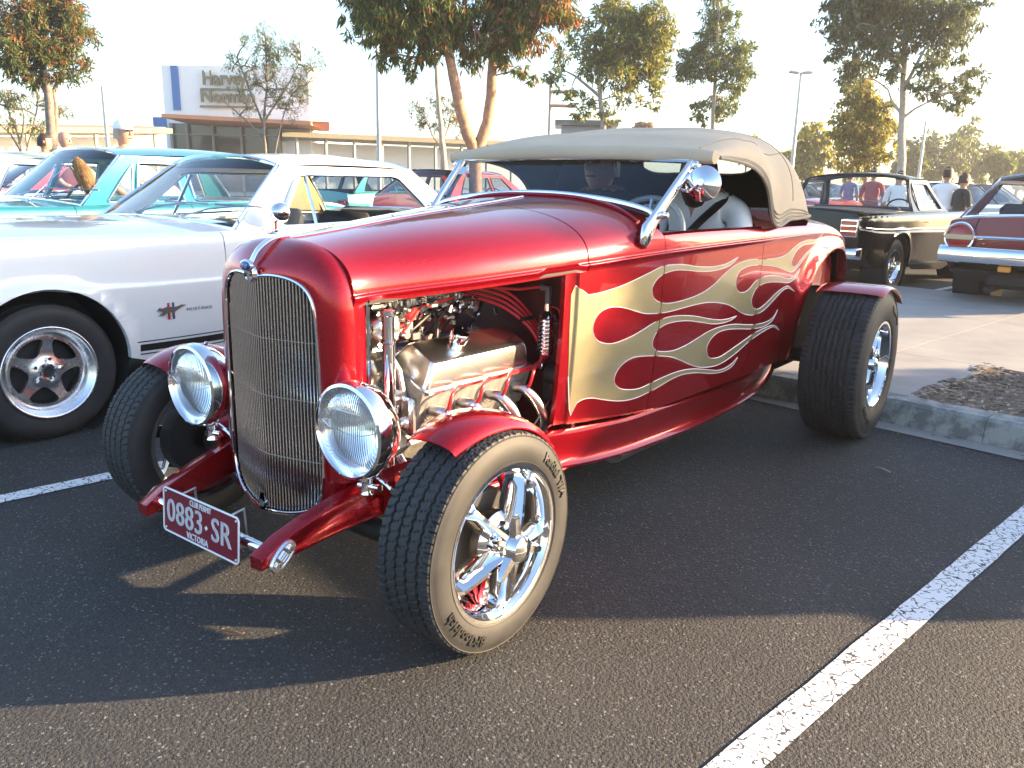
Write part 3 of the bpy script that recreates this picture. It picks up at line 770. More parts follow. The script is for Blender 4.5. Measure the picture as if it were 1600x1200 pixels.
b3 = MB(); b3.add([(p.x + p.y*.25, -.2188 + abs(p.x)*.12, .978 + p.y) for p in vs], fs); b3.build('badge_script', STRIPE, BAD)
mt = MB(); mt.lathe([(-.012, .02), (0, .026), (.012, .0)], 16, 'y', (0, -.19, .955)); mt.tube([(0, -.20, .955), (0, -.197, .93)], .007, 6); mt.build('badge_mount', CHROME, BAD)
pt = MB(); pt.tube(smooth_path([(0, -.19, .985), (0, -.165, 1.02), (0, -.12, 1.046), (0, -.06, 1.054)], 5), [.010]*5 + [.011]*6 + [.009]*5, 8, flat=.6); pt.build('shell_centre_strip', CHROME, SHELL)
ck = MB(); ck.loft([[Vector((x, -.197, z)) for x, z in ((-.013*k, .25), (.013*k, .25), (.013*k, .285), (.006*k, .305), (-.006*k, .305), (-.013*k, .285))] for k in (1, .8)], True, True); ck.cyl((0, -.20, .272), (0, -.185, .272), .012, 10); ck.build('crank_hole_cover', CHROME, SHELL)
# spreader bar and number plate
sp = MB(); sp.cyl((-.30, -.375, .262), (.30, -.375, .262), .0155, 16); SPB = sp.build('spreader_bar', CHROME, ROD)
NP = MB(); NP.box((0, 0, 0), (.372, .003, .134), bev=.001)
PL = NP.build('number_plate', mat('plate_maroon', (.17, .006, .022), .4), ROD, loc=(0.0, -.402, .272))
PL.rotation_euler = (math.radians(-4), 0, 0)
PW = mat('plate_white', (.8, .82, .86), .4)
bo = MB()
def rrect(hx, hz, r, y):
    o = []
    for cx, cz, a0 in ((hx - r, hz - r, 0), (-hx + r, hz - r, PI/2), (-hx + r, -hz + r, PI), (hx - r, -hz + r, 1.5*PI)):
        for a in lin(a0, a0 + PI/2, 5): o.append((cx + r*math.cos(a), y, cz + r*math.sin(a)))
    return o
bo.tube(rrect(.184, .065, .012, -.0022), .0028, 6, closed=True); bo.build('plate_border', PW, PL)
for s, x, z, hgt, wd in (('0883', -.077, -.002, .098, .176), ('SR', .105, -.002, .098, .092), ('CLUB PERMIT', .004, .049, .024, .104), ('VICTORIA', -.012, -.050, .027, .105)):
    vs, fs = text_data(s, hgt, .0008, spacing=1.03); x0 = min(p.x for p in vs); x1 = max(p.x for p in vs); k = wd/(x1 - x0)
    t = MB(); t.add([(x + (p.x - (x0 + x1)/2)*k, -.0025 - p.z, z + p.y) for p in vs], [f[::-1] for f in fs])
    if len(s) <= 4:
        for dx, dz in ((.0010, 0), (-.0010, 0)): t.add([(x + (p.x - (x0 + x1)/2)*k + dx, -.0026 - p.z, z + p.y + dz) for p in vs], [f[::-1] for f in fs])
    t.build('plate_lettering', PW, PL, smooth=False)
dm = MB(); dm.box((.033, -.0028, -.004), (.010, .002, .010), Matrix.Rotation(PI/4, 3, 'Y'))
for x in (-.172, .172):
    for z in (-.055, .055): dm.ball((x, -.002, z), .0035, 8)
tag(dm.build('plate_studs', PW, PL), kind='stuff')
pb = MB(); pb.tube([(.12, -.398, .32), (.12, -.34, .33), (.12, -.335, .25), (.12, -.37, .25)], .004, 6); pb.tube([(-.12, -.398, .32), (-.12, -.34, .33), (-.12, -.335, .25), (-.12, -.37, .25)], .004, 6); tag(pb.build('plate_bracket', STEEL, ROD), kind='stuff')
# headlights
LENSM, t_, b_, L_ = nodemat('fluted_lens')
b_.inputs['Base Color'].default_value = (.93, .95, .96, 1); b_.inputs['Roughness'].default_value = .05
b_.inputs['Transmission Weight'].default_value = .9; b_.inputs['IOR'].default_value = 1.32
tc_ = t_.nodes.new('ShaderNodeTexCoord'); wv = t_.nodes.new('ShaderNodeTexWave'); wv.bands_direction = 'X'; wv.inputs['Scale'].default_value = 46
wv.inputs['Distortion'].default_value = .0
bp_ = t_.nodes.new('ShaderNodeBump'); bp_.inputs['Strength'].default_value = .28; bp_.inputs['Distance'].default_value = .003
L_.new(tc_.outputs['Object'], wv.inputs['Vector']); L_.new(wv.outputs[0], bp_.inputs['Height']); L_.new(bp_.outputs[0], b_.inputs['Normal'])
for sgn in (1, -1):
    H = holder('headlight', ROD, (.372*sgn, -.175, .565))
    m = MB(); m.lathe([(.016, .114), (-.002, .118), (-.012, .123), (-.008, .131), (.008, .135), (.026, .136), (.036, .133)], 56, 'y'); m.build('bezel', CHROME, H)
    m = MB(); m.lathe([(.036, .131), (.045, .127), (.066, .120), (.088, .104), (.106, .078), (.118, .042), (.122, .0)], 48, 'y'); m.build('lamp_shell', CHROME, H)
    m = MB(); m.lathe([(.012, .117), (-.002, .100), (-.011, .072), (-.017, .04), (-.019, .0)], 48, 'y'); m.build('lens', LENSM, H)
    m = MB(); m.lathe([(.014, .114), (.042, .097), (.066, .07), (.080, .035), (.084, .0)], 40, 'y'); m.build('reflector', mat('lamp_reflector', (.85, .86, .88), .09, 1.0), H)
    m = MB(); m.tube([(x*.108, -.0155 + abs(x)**2*.012, -.022*(1 - x*x)*1.0 + .018) for x in lin(-.95, .95, 13)], .0018, 5); m.tube([(x, -.013, .058) for x in lin(-.06, .06, 7)], .0016, 5); m.build('lens_rib', mat('lens_rib_glass', (.7, .73, .76), .1, coat=1), H)
    m = MB(); m.cyl((0, .03, 0), (0, .09, 0), .012, 10); m.ball((0, .03, 0), .014); m.build('bulb', mat('bulb_glass', (.8, .75, .6), .1), H)
    m = MB(); m.lathe([(-.19, .022), (-.17, .016), (-.14, .02)], 16, 'z', (0, .06, 0)); m.cyl((-.03, .06, -.175), (.05, .06, -.165), .011, 10); m.ball((0.0, .06, -.15), .02); m.tube([(.02, .07, -.14), (.055, .08, -.16), (.07, .09, -.18)], .006, 6); m.build('lamp_stand', CHROME, H)
# front axle, spring and radius rods
ax_ = MB(); ax_.tube(smooth_path([(-.58, 0, .30), (-.50, 0, .29), (-.42, 0, .215), (-.3, 0, .20), (.3, 0, .20), (.42, 0, .215), (.50, 0, .29), (.58, 0, .30)], 5), .027, 10, flat=1.3); ax_.build('front_axle', BLACK, ROD)
sg_ = MB()
for i in range(4): sg_.tube([(x, .07, .30 - .012*i - .10*(x/.42)**2) for x in lin(-.42 + .07*i, .42 - .07*i, 11)], .012, 6, flat=.4)
sg_.tube([(-.55, .09, .22), (.55, .09, .22)], .011, 8); sg_.build('leaf_spring', BLACK, ROD)
for s in (1, -1):
    for dz in (.05, -.05): rr_ = MB(); rr_.tube([(.45*s, .02, .25 + dz), (.455*s, .5, .25 + dz*.5), (.47*s, .95, .26)], .011, 8); rr_.build('radius_rod', RED, ROD)
ra = MB(); ra.tube([(-.9, 2.69, .378), (.9, 2.69, .378)], .04, 12); ra.ball((0, 2.69, .378), .14, 16); ra.build('rear_axle', BLACK, ROD)
for s in (1, -1):
    ex = MB(); ex.tube(smooth_path([(.33*s, .78, .32), (.36*s, 1.0, .18), (.38*s, 1.6, .165), (.40*s, 2.3, .17), (.40*s, 2.45, .2)], 5), .026, 10); ex.cyl((.38*s, 1.2, .165), (.39*s, 1.75, .165), .05, 12); ex.build('exhaust_pipe', STEEL, ROD)
# wheels
RFRONT = (('Radial T/A', 34, .036, 1.0), ('BFGoodrich', 226, .036, 1.0))
rod_wheel(ROD, (.6825, 0, .30), 0, .30, .195, .2116, .0, 4, 74, RFRONT)
rod_wheel(ROD, (-.6825, 0, .30), PI, .30, .195, .2116, .0, 4, 74, RFRONT, 0.4)
RREAR = (('Radial T/A', 40, .034, .98), ('BFGoodrich', 220, .034, .98))
rod_wheel(ROD, (.870, 2.69, .378), 0, .378, .300, .2117, .055, 7, 90, RREAR, .25)
rod_wheel(ROD, (-.870, 2.69, .378), PI, .378, .300, .2117, .055, 7, 90, RREAR)
# fenders hugging the tyres
def fender(a0, a1, R, cx, hw, cy, cz, taper, n=30, crown=.022, skirt=.028, tip=.5):
    m = MB(); secs = []
    for i, a in enumerate(lin(math.radians(a0), math.radians(a1), n)):
        t = i/(n - 1); k = 1 - taper*max(0, 1 - t/tip)**2; s = []
        for q in (-1, -.99, -.93, -.8, -.5, 0, .5, .8, .93, .99, 1):
            e = max(0, (abs(q) - .8)/.2); r = R + crown*(1 - q*q) - skirt*e*e
            x = cx + hw*q*(k if q > 0 else 1)
            s.append(Vector((x, cy + r*math.cos(a), cz + r*math.sin(a))))
        secs.append(s)
    m.loft(secs, closed=False)
    inner = [[p - (p - Vector((p.x, cy, cz))).normalized()*.004 for p in s] for s in secs]
    m.loft(inner, closed=False, flip=True)
    m.loft([secs[0], inner[0]], closed=False, flip=True); m.loft([secs[-1], inner[-1]], closed=False)
    m.loft([[s[0] for s in secs], [s[0] for s in inner]], closed=False); m.loft([[s[-1] for s in secs], [s[-1] for s in inner]], closed=False, flip=True)
    return m
for sgn in (1, -1):
    f = fender(119, -6, .318, .655, .098, 0, .30, .30, 40, .020, .012, .4)
    fo = (f if sgn == 1 else mirrored(f)).build('front_fender', RED, ROD, 50)
    b = MB()
    for a in (100, 84, 62): q = math.radians(a); b.ball((.62, .342*math.cos(q), .30 + .342*math.sin(q)), .008, 8); b.tube([(.62, .33*math.cos(q), .30 + .33*math.sin(q)), (.55, .1, .36)], .006, 6)
    (b if sgn == 1 else mirrored(b)).build('fender_bolt', CHROME, fo)
    f = fender(113, 48, .388, .868, .158, 2.69, .378, .0, 30, .006, .008)
    (f if sgn == 1 else mirrored(f)).build('rear_fender', RED, ROD, 50)
# firewall, floor and inner tub
fw = MB()
prof = [(-.44, .36), (.44, .36), (.465, .95), (.44, 1.03), (.36, 1.08), (.2, 1.115), (0, 1.125), (-.2, 1.115), (-.36, 1.08), (-.44, 1.03), (-.465, .95)]
fw.loft([[Vector((x, .80, z)) for x, z in prof], [Vector((x, .82, z)) for x, z in prof]], True, True, flip=True); fw.build('firewall', mat('firewall_red', (.07, .003, .007), .45, coat=.4), ROD)
fl_ = MB(); fl_.box((0, 2.0, .345), (.98, 2.4, .02)); fl_.box((0, .45, .26), (.5, 1.1, .02)); fl_.box((0, 3.02, .55), (.9, .9, .02)); fl_.box((.56, 2.9, .6), (.02, .84, .55)); fl_.box((-.56, 2.9, .6), (.02, .84, .55)); fl_.box((0, 2.45, .55), (1.1, .02, .4)); fl_.build('floor_pan', mat('underbody_black', (.003, .003, .003), .95, spec=.1), ROD)
for s in (1, -1): it = MB(); it.box((.50*s, 1.65, .66), (.02, .86, .6)); it.build('door_lining', LINER, ROD); it = MB(); it.box((.55*s, 2.3, .7), (.02, .5, .6)); it.build('quarter_lining', LINER, ROD)
da = MB(); da.loft([[Vector((x, 1.21 - .0*abs(x), 1.14 - .24*abs(x)**2.2)), Vector((x, 1.26, 1.13 - .24*abs(x)**2.2)), Vector((x, 1.27, .98)), Vector((x, 1.22, .96))] for x in lin(-.50, .50, 13)], closed=False); da.build('dashboard', RED, ROD)
se = MB(); se.box((0, 1.98, .60), (.98, .52, .18), bev=.06); se.box((0, 2.26, .83), (.98, .16, .5), Matrix.Rotation(math.radians(-14), 3, 'X'), bev=.06); se.build('bench_seat', mat('dark_leather', (.03, .025, .025), .5), ROD)
sw = holder('steering_wheel', ROD, (.29, 1.50, 1.005), (math.radians(62), 0, 0))
m = MB(); m.tube([(.185*math.cos(a), .185*math.sin(a), 0) for a in lin(0, 2*PI, 49)[:-1]], .0125, 8, closed=True); m.build('wheel_rim', mat('wheel_rim_cream', (.55, .56, .52), .3, coat=1), sw)
m = MB()
for k in range(3): a = PI/2 + k*2*PI/3; m.cyl((0, 0, -.03), (.18*math.cos(a), .18*math.sin(a), 0), .009, 6)
m.cyl((0, 0, -.05), (0, 0, 0), .04, 16); m.cyl((0, 0, -.35), (0, 0, -.05), .02, 10); m.build('wheel_spokes', CHROME, sw)
gs = MB(); gs.tube(smooth_path([(.1, 1.45, .5), (.1, 1.5, .8), (.1, 1.55, .86)], 4), .008, 8); gs.ball((.1, 1.55, .88), .022); gs.build('gear_lever', CHROME, ROD)
# windscreen
WB = smooth_path([(-.535, 1.150, 1.108), (-.49, 1.156, 1.132), (-.3, 1.166, 1.163), (0, 1.172, 1.180), (.3, 1.166, 1.163), (.49, 1.156, 1.132), (.535, 1.150, 1.108)], 4)
WT = [Vector((x*.565/.535, 1.365 + .008*(1 - (x/.535)**2), 1.312 + .012*(1 - (x/.535)**2))) for x in [p.x for p in WB]]
wf = MB(); wf.tube(WB + WT[::-1], .0125, 8, closed=True); WFR = wf.build('windscreen_frame', CHROME, ROD)
wg = MB(); wg.loft([[a*(1-t) + b*t for a, b in zip(WB, WT)] for t in lin(0, 1, 5)], closed=False); wg.build('windscreen_glass', GLASSD, WFR)
gk = MB(); gk.tube([p - Vector((0, 0, .016)) for p in WB], .008, 6); gk.build('rubber_seal', BLACK, WFR)
def on_glass(i, t, w_, h_, m, name):
    a, b = WB[i], WT[i]; c = a*(1-t) + b*t; up = (b - a).normalized(); rt = Vector((1, 0, 0)); n = up.cross(rt).normalized()
    if n.y > 0: n = -n
    k = MB(); k.add([c - rt*w_/2 - up*h_/2 + n*.003, c + rt*w_/2 - up*h_/2 + n*.003, c + rt*w_/2 + up*h_/2 + n*.003, c - rt*w_/2 + up*h_/2 + n*.003], [[0, 1, 2, 3]]); k.build(name, m, WFR)
LAB = mat('label_pale_blue', (.5, .6, .66), .5)
on_glass(3, .74, .06, .05, LAB, 'windscreen_label'); on_glass(2, .28, .045, .05, mat('label_blue', (.16, .24, .34), .5), 'windscreen_label')
for sgn in (1, -1):
    p = MB(); secs = []
    for (x, y, z, wx, wy) in ((.535, 1.075, 1.005, .010, .024), (.538, 1.082, 1.03, .018, .036), (.538, 1.10, 1.065, .020, .038), (.538, 1.13, 1.09, .018, .030), (.548, 1.19, 1.15, .016, .027), (.562, 1.30, 1.25, .016, .025), (.572, 1.375, 1.315, .015, .023), (.573, 1.385, 1.325, .008, .012)):
        secs.append([Vector((x + wx*math.cos(a), y + wy*math.sin(a)*.8, z - wy*math.sin(a)*.5)) for a in lin(0, 2*PI, 13)[:-1]])
    p.loft(secs, True, True, flip=True)
    p.ball((.590, 1.345, 1.295), .018, 10); p.cyl((.565, 1.345, 1.295), (.605, 1.345, 1.295), .011, 10); p.ball((.565, 1.15, 1.115), .017, 10); p.cyl((.54, 1.15, 1.115), (.59, 1.15, 1.115), .009, 8)
    (p if sgn == 1 else mirrored(p)).build('windscreen_post', CHROME, ROD, 50)
mi = MB(); mc = Vector((.635, 1.33, 1.228)); mrot = Vector((.18, -1, .12)).to_track_quat('Z', 'Y').to_matrix()
mi.lathe([(-.004, 0), (-.004, .058), (.0, .0655), (.008, .066), (.014, .060), (.028, .035), (.036, .015), (.038, 0)], 40, 'z', mc, mrot)
mi.cyl(mc + mrot @ Vector((0, 0, .03)), mc + mrot @ Vector((0, 0, .05)), .012, 10); mi.tube([mc + mrot @ Vector((0, 0, .045)), (.60, 1.29, 1.20), (.57, 1.275, 1.205)], .0065, 8); mi.build('side_mirror', CHROME, ROD, 35)
# folded-up canvas top
TC = crs([(1.40, 1.368), (1.5, 1.400), (1.7, 1.448), (2.0, 1.482), (2.2, 1.491), (2.36, 1.482), (2.47, 1.45), (2.55, 1.39), (2.63, 1.29), (2.71, 1.18), (2.76, 1.12)])
TW = crs([(1.40, .645), (1.7, .648), (2.0, .645), (2.2, .64), (2.4, .63), (2.6, .605), (2.76, .57)])
TE = crs([(1.40, 1.322), (1.5, 1.318), (1.7, 1.300), (1.82, 1.272), (1.90, 1.235), (1.96, 1.185), (2.0, 1.12), (2.03, 1.07), (2.3, 1.066), (2.6, 1.078), (2.76, 1.085)])
TN = crs([(1.40, 3.2), (1.8, 3.4), (2.1, 3.3), (2.3, 3.2), (2.55, 2.9), (2.76, 2.4)])
def top_fn(y, t, off=0.0):
    th = PI*t; c, s = math.cos(th), math.sin(th); e = 2/TN(y)
    x = (TW(y) - off)*abs(c)**e*(1 if c >= 0 else -1); H = TC(y) - off - TE(y)
    z = TE(y) + H*max(s, 0)**e
    z -= .012*s*math.sin(PI*min(1, max(0, (y - 1.42)/.95)))**2*math.cos(2.5*PI*(y - 1.42)/.95)**2
    z += .003*s*math.sin(9*x + 14*y)*math.sin(23*y - 6*x)
    return Vector((x, y, z))
tp = MB(); win = [(2.585 + .045*math.cos(a) + .0, .5 + .13*math.copysign(abs(math.sin(a))**.5, math.sin(a))) for a in lin(0, 2*PI, 25)[:-1]]
panel(tp, [(1.405, 0.001), (2.755, 0.001), (2.755, .999), (1.405, .999)], top_fn, lin(1.43, 2.74, 50), [.004, .01, .018, .03, .045] + lin(.06, .94, 48) + [.955, .97, .982, .99, .996], .006, holes=[win])
TOP = tp.build('canvas_top', CANVAS, ROD, 60)
hl = MB(); panel(hl, [(1.41, 0.002), (2.75, 0.002), (2.75, .998), (1.41, .998)], lambda y, t: top_fn(y, t, .012), lin(1.45, 2.8, 20), [.01, .03] + lin(.06, .94, 20) + [.97, .99], 0, holes=[win], flip=True); hl.build('shade_lining', LINER, TOP)  # dark sheet added under the canvas; the shade inside is put into its colour
rw = MB(); panel(rw, win, lambda y, t: top_fn(y, t, .006), [], lin(.4, .6, 5), 0); rw.build('rear_window', GLASS, TOP)
hd = MB(); secs = []
for x in lin(-.648, .648, 25):
    k = 1 - .25*(abs(x)/.648)**8; zc = 1.332 + .022*(1 - (x/.648)**2)
    secs.append([Vector((x, 1.385 + .036*math.cos(a)*k, zc - .008 + (.036 + .004*math.cos(2*a))*math.sin(a)*k)) for a in lin(0, 2*PI, 17)[:-1]])
hd.loft(secs, True, True, flip=True); hd.build('front_header', CANVAS, TOP, 50)
pi_ = MB()
for s in (0, 1):
    for dt, dr in ((.0015, .0075), (.0045, .0042), (.009, .0042), (.0145, .0042)):
        pi_.tube([top_fn(y, dt if s == 0 else 1 - dt) + Vector(((.002 if s == 0 else -.002), 0, 0)) for y in lin(1.43, 2.75, 60)], dr, 6)
for t0 in (.2, .8): pi_.tube([top_fn(y, t0 + (0.5 - t0)*.0*y) + Vector((0, 0, .001)) for y in lin(1.42, 2.3, 30)], .0028, 5)
pi_.tube([top_fn(2.3, t) + Vector((0, 0, .001)) for t in lin(.03, .97, 40)], .003, 5)
tag(pi_.build('seam_piping', mat('canvas_piping', (.36, .30, .23), .9), TOP), kind='stuff')
for y in (1.75, 2.15): bw = MB(); bw.tube([top_fn(y, t, .03) for t in lin(.06, .94, 20)], .009, 6); bw.build('top_bow', BLACK, TOP)
# ================================================================ engine
EN = holder('engine', ROD)
bl = MB(); bl.loft([[Vector((x*k, y, z)) for x, z in ((-.26, .42), (-.15, .25), (.15, .25), (.26, .42), (.20, .56), (.08, .66), (-.08, .66), (-.20, .56))] for y, k in ((.10, 1), (.72, 1))], True, True, flip=True); bl.loft([[Vector((x, y, z)) for x, z in ((-.12, .20), (.12, .20), (.15, .32), (-.15, .32))] for y in (.12, .70)], True, True, flip=True); BLK = mat('grey_engine_paint', (.22, .215, .21), .5, .25, var=.3, vscale=25, bump=.2); bl.build('engine_block', BLK, EN)
for sgn in (1, -1):
    # cylinder head and polished rocker cover, banked 45 degrees
    U = Vector((.47, 0, .88)).normalized(); V = Vector((-.88, 0, .47)).normalized()  # U outwards-up along bank, V inwards-up
    def bank(u, v, y): return Vector((.234, y, .645)) + U*(u - .285) + V*v
    hm = MB(); hm.loft([[bank(u, v, y) for u, v in ((.14, -.125), (.282, -.105), (.282, .09), (.14, .10))] for y in (.155, .705)], True, True, flip=False); (hm if sgn == 1 else mirrored(hm)).build('cylinder_head', BLK, EN)
    vc = MB(); secs = []
    def ring(k, y0, y1, u, vr):
        o = []; r = .018
        for cy, cv, a0 in ((y1 - r, vr - r, 0), (y0 + r, vr - r, PI/2), (y0 + r, -vr + r, PI), (y1 - r, -vr + r, 1.5*PI)):
            for a in lin(a0, a0 + PI/2, 6): o.append(bank(u, cv + r*math.sin(a) - .012, cy + r*math.cos(a)))
        return o
    for (u, d, vr) in ((.280, 0, .100), (.290, 0, .100), (.2905, .010, .088), (.350, .030, .066), (.362, .038, .056), (.365, .046, .046)):
        secs.append(ring(1, .16 + d, .70 - d, u, vr))
    vc.loft(secs, True, True, flip=False)
    VC = (vc if sgn == 1 else mirrored(vc)).build('rocker_cover', mat('rocker_chrome', (.90, .88, .85), .24, 1.0), EN, 30)
    br_ = MB(); q = bank(.36, -.005, .36); br_.lathe([(-.01, .022), (.018, .022), (.02, .030), (.045, .031), (.052, .026), (.054, 0)], 24, 'z', q, V.rotation_difference(Vector((0, 0, 1))).to_matrix() if False else Vector((0, 0, 1)).rotation_difference(U).to_matrix())
    (br_ if sgn == 1 else mirrored(br_)).build('breather_cap', CHROME, VC)
    # exhaust headers
    for i, yy in enumerate((.215, .35, .49, .63)):
        hp = MB(); s0 = bank(.215, -.115, yy)
        hp.tube(smooth_path([s0, s0 + Vector((.045, .01, -.005)), s0 + Vector((.078, .04, -.055)), s0 + Vector((.075, .085, -.13)), Vector((.31, .70 + .02*i, .29)), Vector((.33, .86, .27))], 6), .0195, 12)
        hp.lathe([(-.004, .033), (.006, .033)], 12, 'x', s0)
        (hp if sgn == 1 else mirrored(hp)).build('header_pipe', mat('header_ceramic', (.62, .62, .64), .28, 1.0) if i == 0 and sgn == 1 else bpy.data.materials['header_ceramic'], EN)
    for i, yy in enumerate((.185, .33, .46, .60)):
        pl = MB(); s0 = bank(.245, -.108, yy + .04)
        lm = bank(.284, -.116, yy + .10)
        pl.tube(smooth_path([s0 - V*.0 + Vector((.02, 0, -.03)), s0 + Vector((.055, -.005, -.02)), s0 + Vector((.07, .0, .03)), lm + Vector((.012, 0, .012)), lm + Vector((0, .06, .004)), Vector((lm.x, .72, lm.z - .002 + .004*i))], 6), .0055, 8)
        (pl if sgn == 1 else mirrored(pl)).build('spark_plug_lead', REDWIRE, EN)
    rl = MB(); rl.tube([bank(.284, -.112, y) for y in (.24, .74)], .006, 8, flat=.5); rl.box(bank(.284, -.114, .745), (.03, .02, .022), bev=.003); (rl if sgn == 1 else mirrored(rl)).build('lead_loom', CHROME, EN)
# coil leads rising to the distributor
for i in range(4):
    pl = MB(); pl.tube(smooth_path([(.325 - .004*i, .735 + .002*i, .59), (.33, .755 + .016*i, .63), (.29 - .004*i, .735 + .022*i, .72), (.20 + .006*i, .67 + .014*i, .80 + .012*i), (.08, .585 + .02*i, .835 + .012*i)], 7), .0055, 8); pl.build('spark_plug_lead', REDWIRE, EN)
cl = MB(); cl.box((.27, .745, .75), (.012, .07, .014), Matrix.Rotation(.6, 3, 'Y'), bev=.002); cl.build('lead_clamp', BLACK, EN)
coilwire = MB(); coilwire.tube(smooth_path([(.06, .62, .87), (.15, .65, .862), (.24, .72, .855), (.31, .765, .865), (.345, .77, .86)], 6), .0055, 8); coilwire.build('coil_lead', REDWIRE, EN)
ds = MB(); ds.lathe([(.74, .03), (.80, .035), (.80, .055), (.84, .055), (.85, .048), (.87, .04), (.875, 0)], 20, 'z', (.02, .62, 0)); ds.build('distributor', BLACK, EN)
co = MB(); pr = [(.632, 0), (.632, .031)]
for i in range(9): z = .64 + .0135*i; pr += [(z, .031), (z + .004, .037), (z + .009, .037), (z + .0125, .031)]
pr += [(.775, .024), (.785, .014), (.81, .012), (.812, 0)]
co.lathe(pr, 24, 'z', (.345, .765, 0)); co.build('ignition_coil', CHROME, EN, 30)
cb = MB(); cb.cyl((.345, .765, .80), (.345, .765, .855), .011, 8); cb.tube([(.345, .765, .84), (.345, .768, .862), (.315, .765, .865)], .012, 8); cb.box((.345, .79, .70), (.05, .02, .10)); cb.build('coil_boot', mat('grey_boot', (.13, .14, .15), .6), EN)
th = MB(); th.tube(smooth_path([(.36, .77, .80), (.40, .76, .78), (.41, .75, .65), (.39, .75, .52), (.35, .76, .46), (.33, .80, .40)], 5), .0025, 5); th.build('thin_red_wire', REDWIRE, EN)
# intake with two carburettors
im = MB(); im.loft([[Vector((x, y, z)) for x, z in ((-.13, .58), (.13, .58), (.08, .655), (-.08, .655))] for y in (.16, .68)], True, True, flip=True); im.build('intake_manifold', ALLOY, EN); im = MB(); im.box((.03, .30, .735), (.13, .08, .06), bev=.006); im.build('carburettor_base', mat('intake_red', (.16, .006, .012), .4, coat=.5), EN); im = MB(); im.box((.03, .52, .735), (.12, .08, .06), bev=.006); im.build('carburettor_base', mat('intake_red', (.16, .006, .012), .4, coat=.5), EN)
for yy in (.30, .52):
    ca = MB(); ca.box((.02, yy, .80), (.13, .12, .05), bev=.006); ca.box((.02, yy, .845), (.11, .10, .05), bev=.008); ca.box((.095, yy - .02, .80), (.05, .05, .05), bev=.008); ca.box((.092, yy + .04, .815), (.035, .035, .07), bev=.006); ca.cyl((.02, yy, .86), (.02, yy, .90), .045, 20)
    for q in range(6): ca.cyl((.085 + .03*random.random(), yy - .06 + .025*q, .775), (.10 + .02*random.random(), yy - .06 + .025*q, .84), .006, 7)
    ca.build('carburettor', ALLOY, EN)
    lk = MB(); lk.lathe([(-.004, .0), (-.004, .022), (.004, .022), (.004, 0)], 16, 'x', (.125, yy + .01, .80)); lk.ball((.125, yy + .05, .825), .008, 8); lk.tube([(.12, yy - .08, .79), (.13, yy + .01, .822), (.125, yy + .13, .83)], .004, 6); lk.tube(smooth_path([(.13, yy + .04, .78), (.145, yy + .06, .80), (.13, yy + .09, .79)], 4), .004, 6); lk.build('throttle_linkage', CHROME, EN)
fl3 = MB(); fl3.tube(smooth_path([(.13, .12, .862), (.12, .28, .87), (.115, .5, .875), (.10, .62, .88)], 5), .007, 8); fl3.cyl((.13, .14, .862), (.13, .20, .865), .012, 10)
for yy in (.27, .40, .55): fl3.cyl((.118, yy, .87), (.10, yy, .83), .007, 8); fl3.ball((.118, yy, .872), .011, 8)
fl3.build('fuel_rail', CHROME, EN)
lv = MB(); lv.tube([(.2, .20, .76), (.125, .36, .82), (.12, .52, .83)], .005, 6); lv.cyl((.17, .25, .80), (.14, .31, .815), .009, 8); lv.build('kickdown_rod', REDWIRE, EN)
al = MB(); al.lathe([(.05, .0), (.05, .045), (.065, .062), (.13, .066), (.145, .06), (.15, .03), (.15, 0)], 28, 'y', (.185, 0, .79))
for k in range(14): a = 2*PI*k/14; al.box((.185 + .066*math.cos(a), .10, .79 + .066*math.sin(a)), (.012, .06, .008), Matrix.Rotation(-a, 3, 'Y'))
al.lathe([(.02, 0), (.02, .035), (.03, .038), (.04, .03), (.05, .03)], 20, 'y', (.185, 0, .79)); al.build('alternator', mat('alternator_alloy', (.78, .77, .74), .22, 1.0), EN, 30)
fn_ = MB(); fn_.lathe([(.03, 0), (.03, .07), (.05, .07), (.05, 0)], 24, 'y', (0, 0, .62)); fn_.lathe([(.03, 0), (.03, .08), (.05, .08), (.05, 0)], 24, 'y', (0, 0, .42)); fn_.box((0, .09, .55), (.26, .05, .34), bev=.02); fn_.box((.19, .09, .66), (.14, .03, .05), Matrix.Rotation(-.5, 3, 'Y'), bev=.01); fn_.box((.215, .11, .50), (.02, .06, .2), Matrix.Rotation(.5, 3, 'Y'), bev=.006); fn_.build('front_cover', ALLOY, EN)
bt = MB(); bt.tube([(.22, .035, .80), (.20, .035, .83), (.165, .035, .82), (-.05, .04, .64), (-.07, .04, .40), (.07, .04, .40), (.09, .04, .62)], .008, 6, closed=True); bt.build('fan_belt', BLACK, EN)
pp = MB(); pp.cyl((.312, .03, .56), (.312, .03, .855), .0185, 24); pp.lathe([(.845, .0185), (.848, .023), (.862, .023), (.866, .015), (.866, 0)], 24, 'z', (.312, .03, 0)); pp.lathe([(.765, .0185), (.768, .022), (.776, .022), (.778, .0185)], 24, 'z', (.312, .03, 0)); pp.lathe([(.555, .0185), (.56, .026), (.572, .026), (.575, .0185)], 20, 'z', (.312, .03, 0)); pp.cyl((.312, .03, .40), (.312, .03, .56), .014, 16); pp.build('overflow_canister', CHROME, ROD, 30)
hs = MB(); hs.tube(smooth_path([(.16, -.04, .82), (.18, .06, .72), (.14, .14, .68)], 6), .024, 12); hs.tube(smooth_path([(.2, -.03, .36), (.22, .05, .40), (.18, .1, .44)], 5), .024, 12); hs.build('radiator_hose', BLACK, EN)
rt_ = MB(); rt_.box((0, -.05, .60), (.50, .06, .60), bev=.01); rt_.build('radiator', BLACK, ROD)
mc2 = MB(); mc2.cyl((.34, .72, .345), (.38, .90, .425), .031, 20); mc2.cyl((.365, .845, .40), (.372, .865, .41), .035, 20); mc2.build('steering_shaft_cover', RED, ROD)
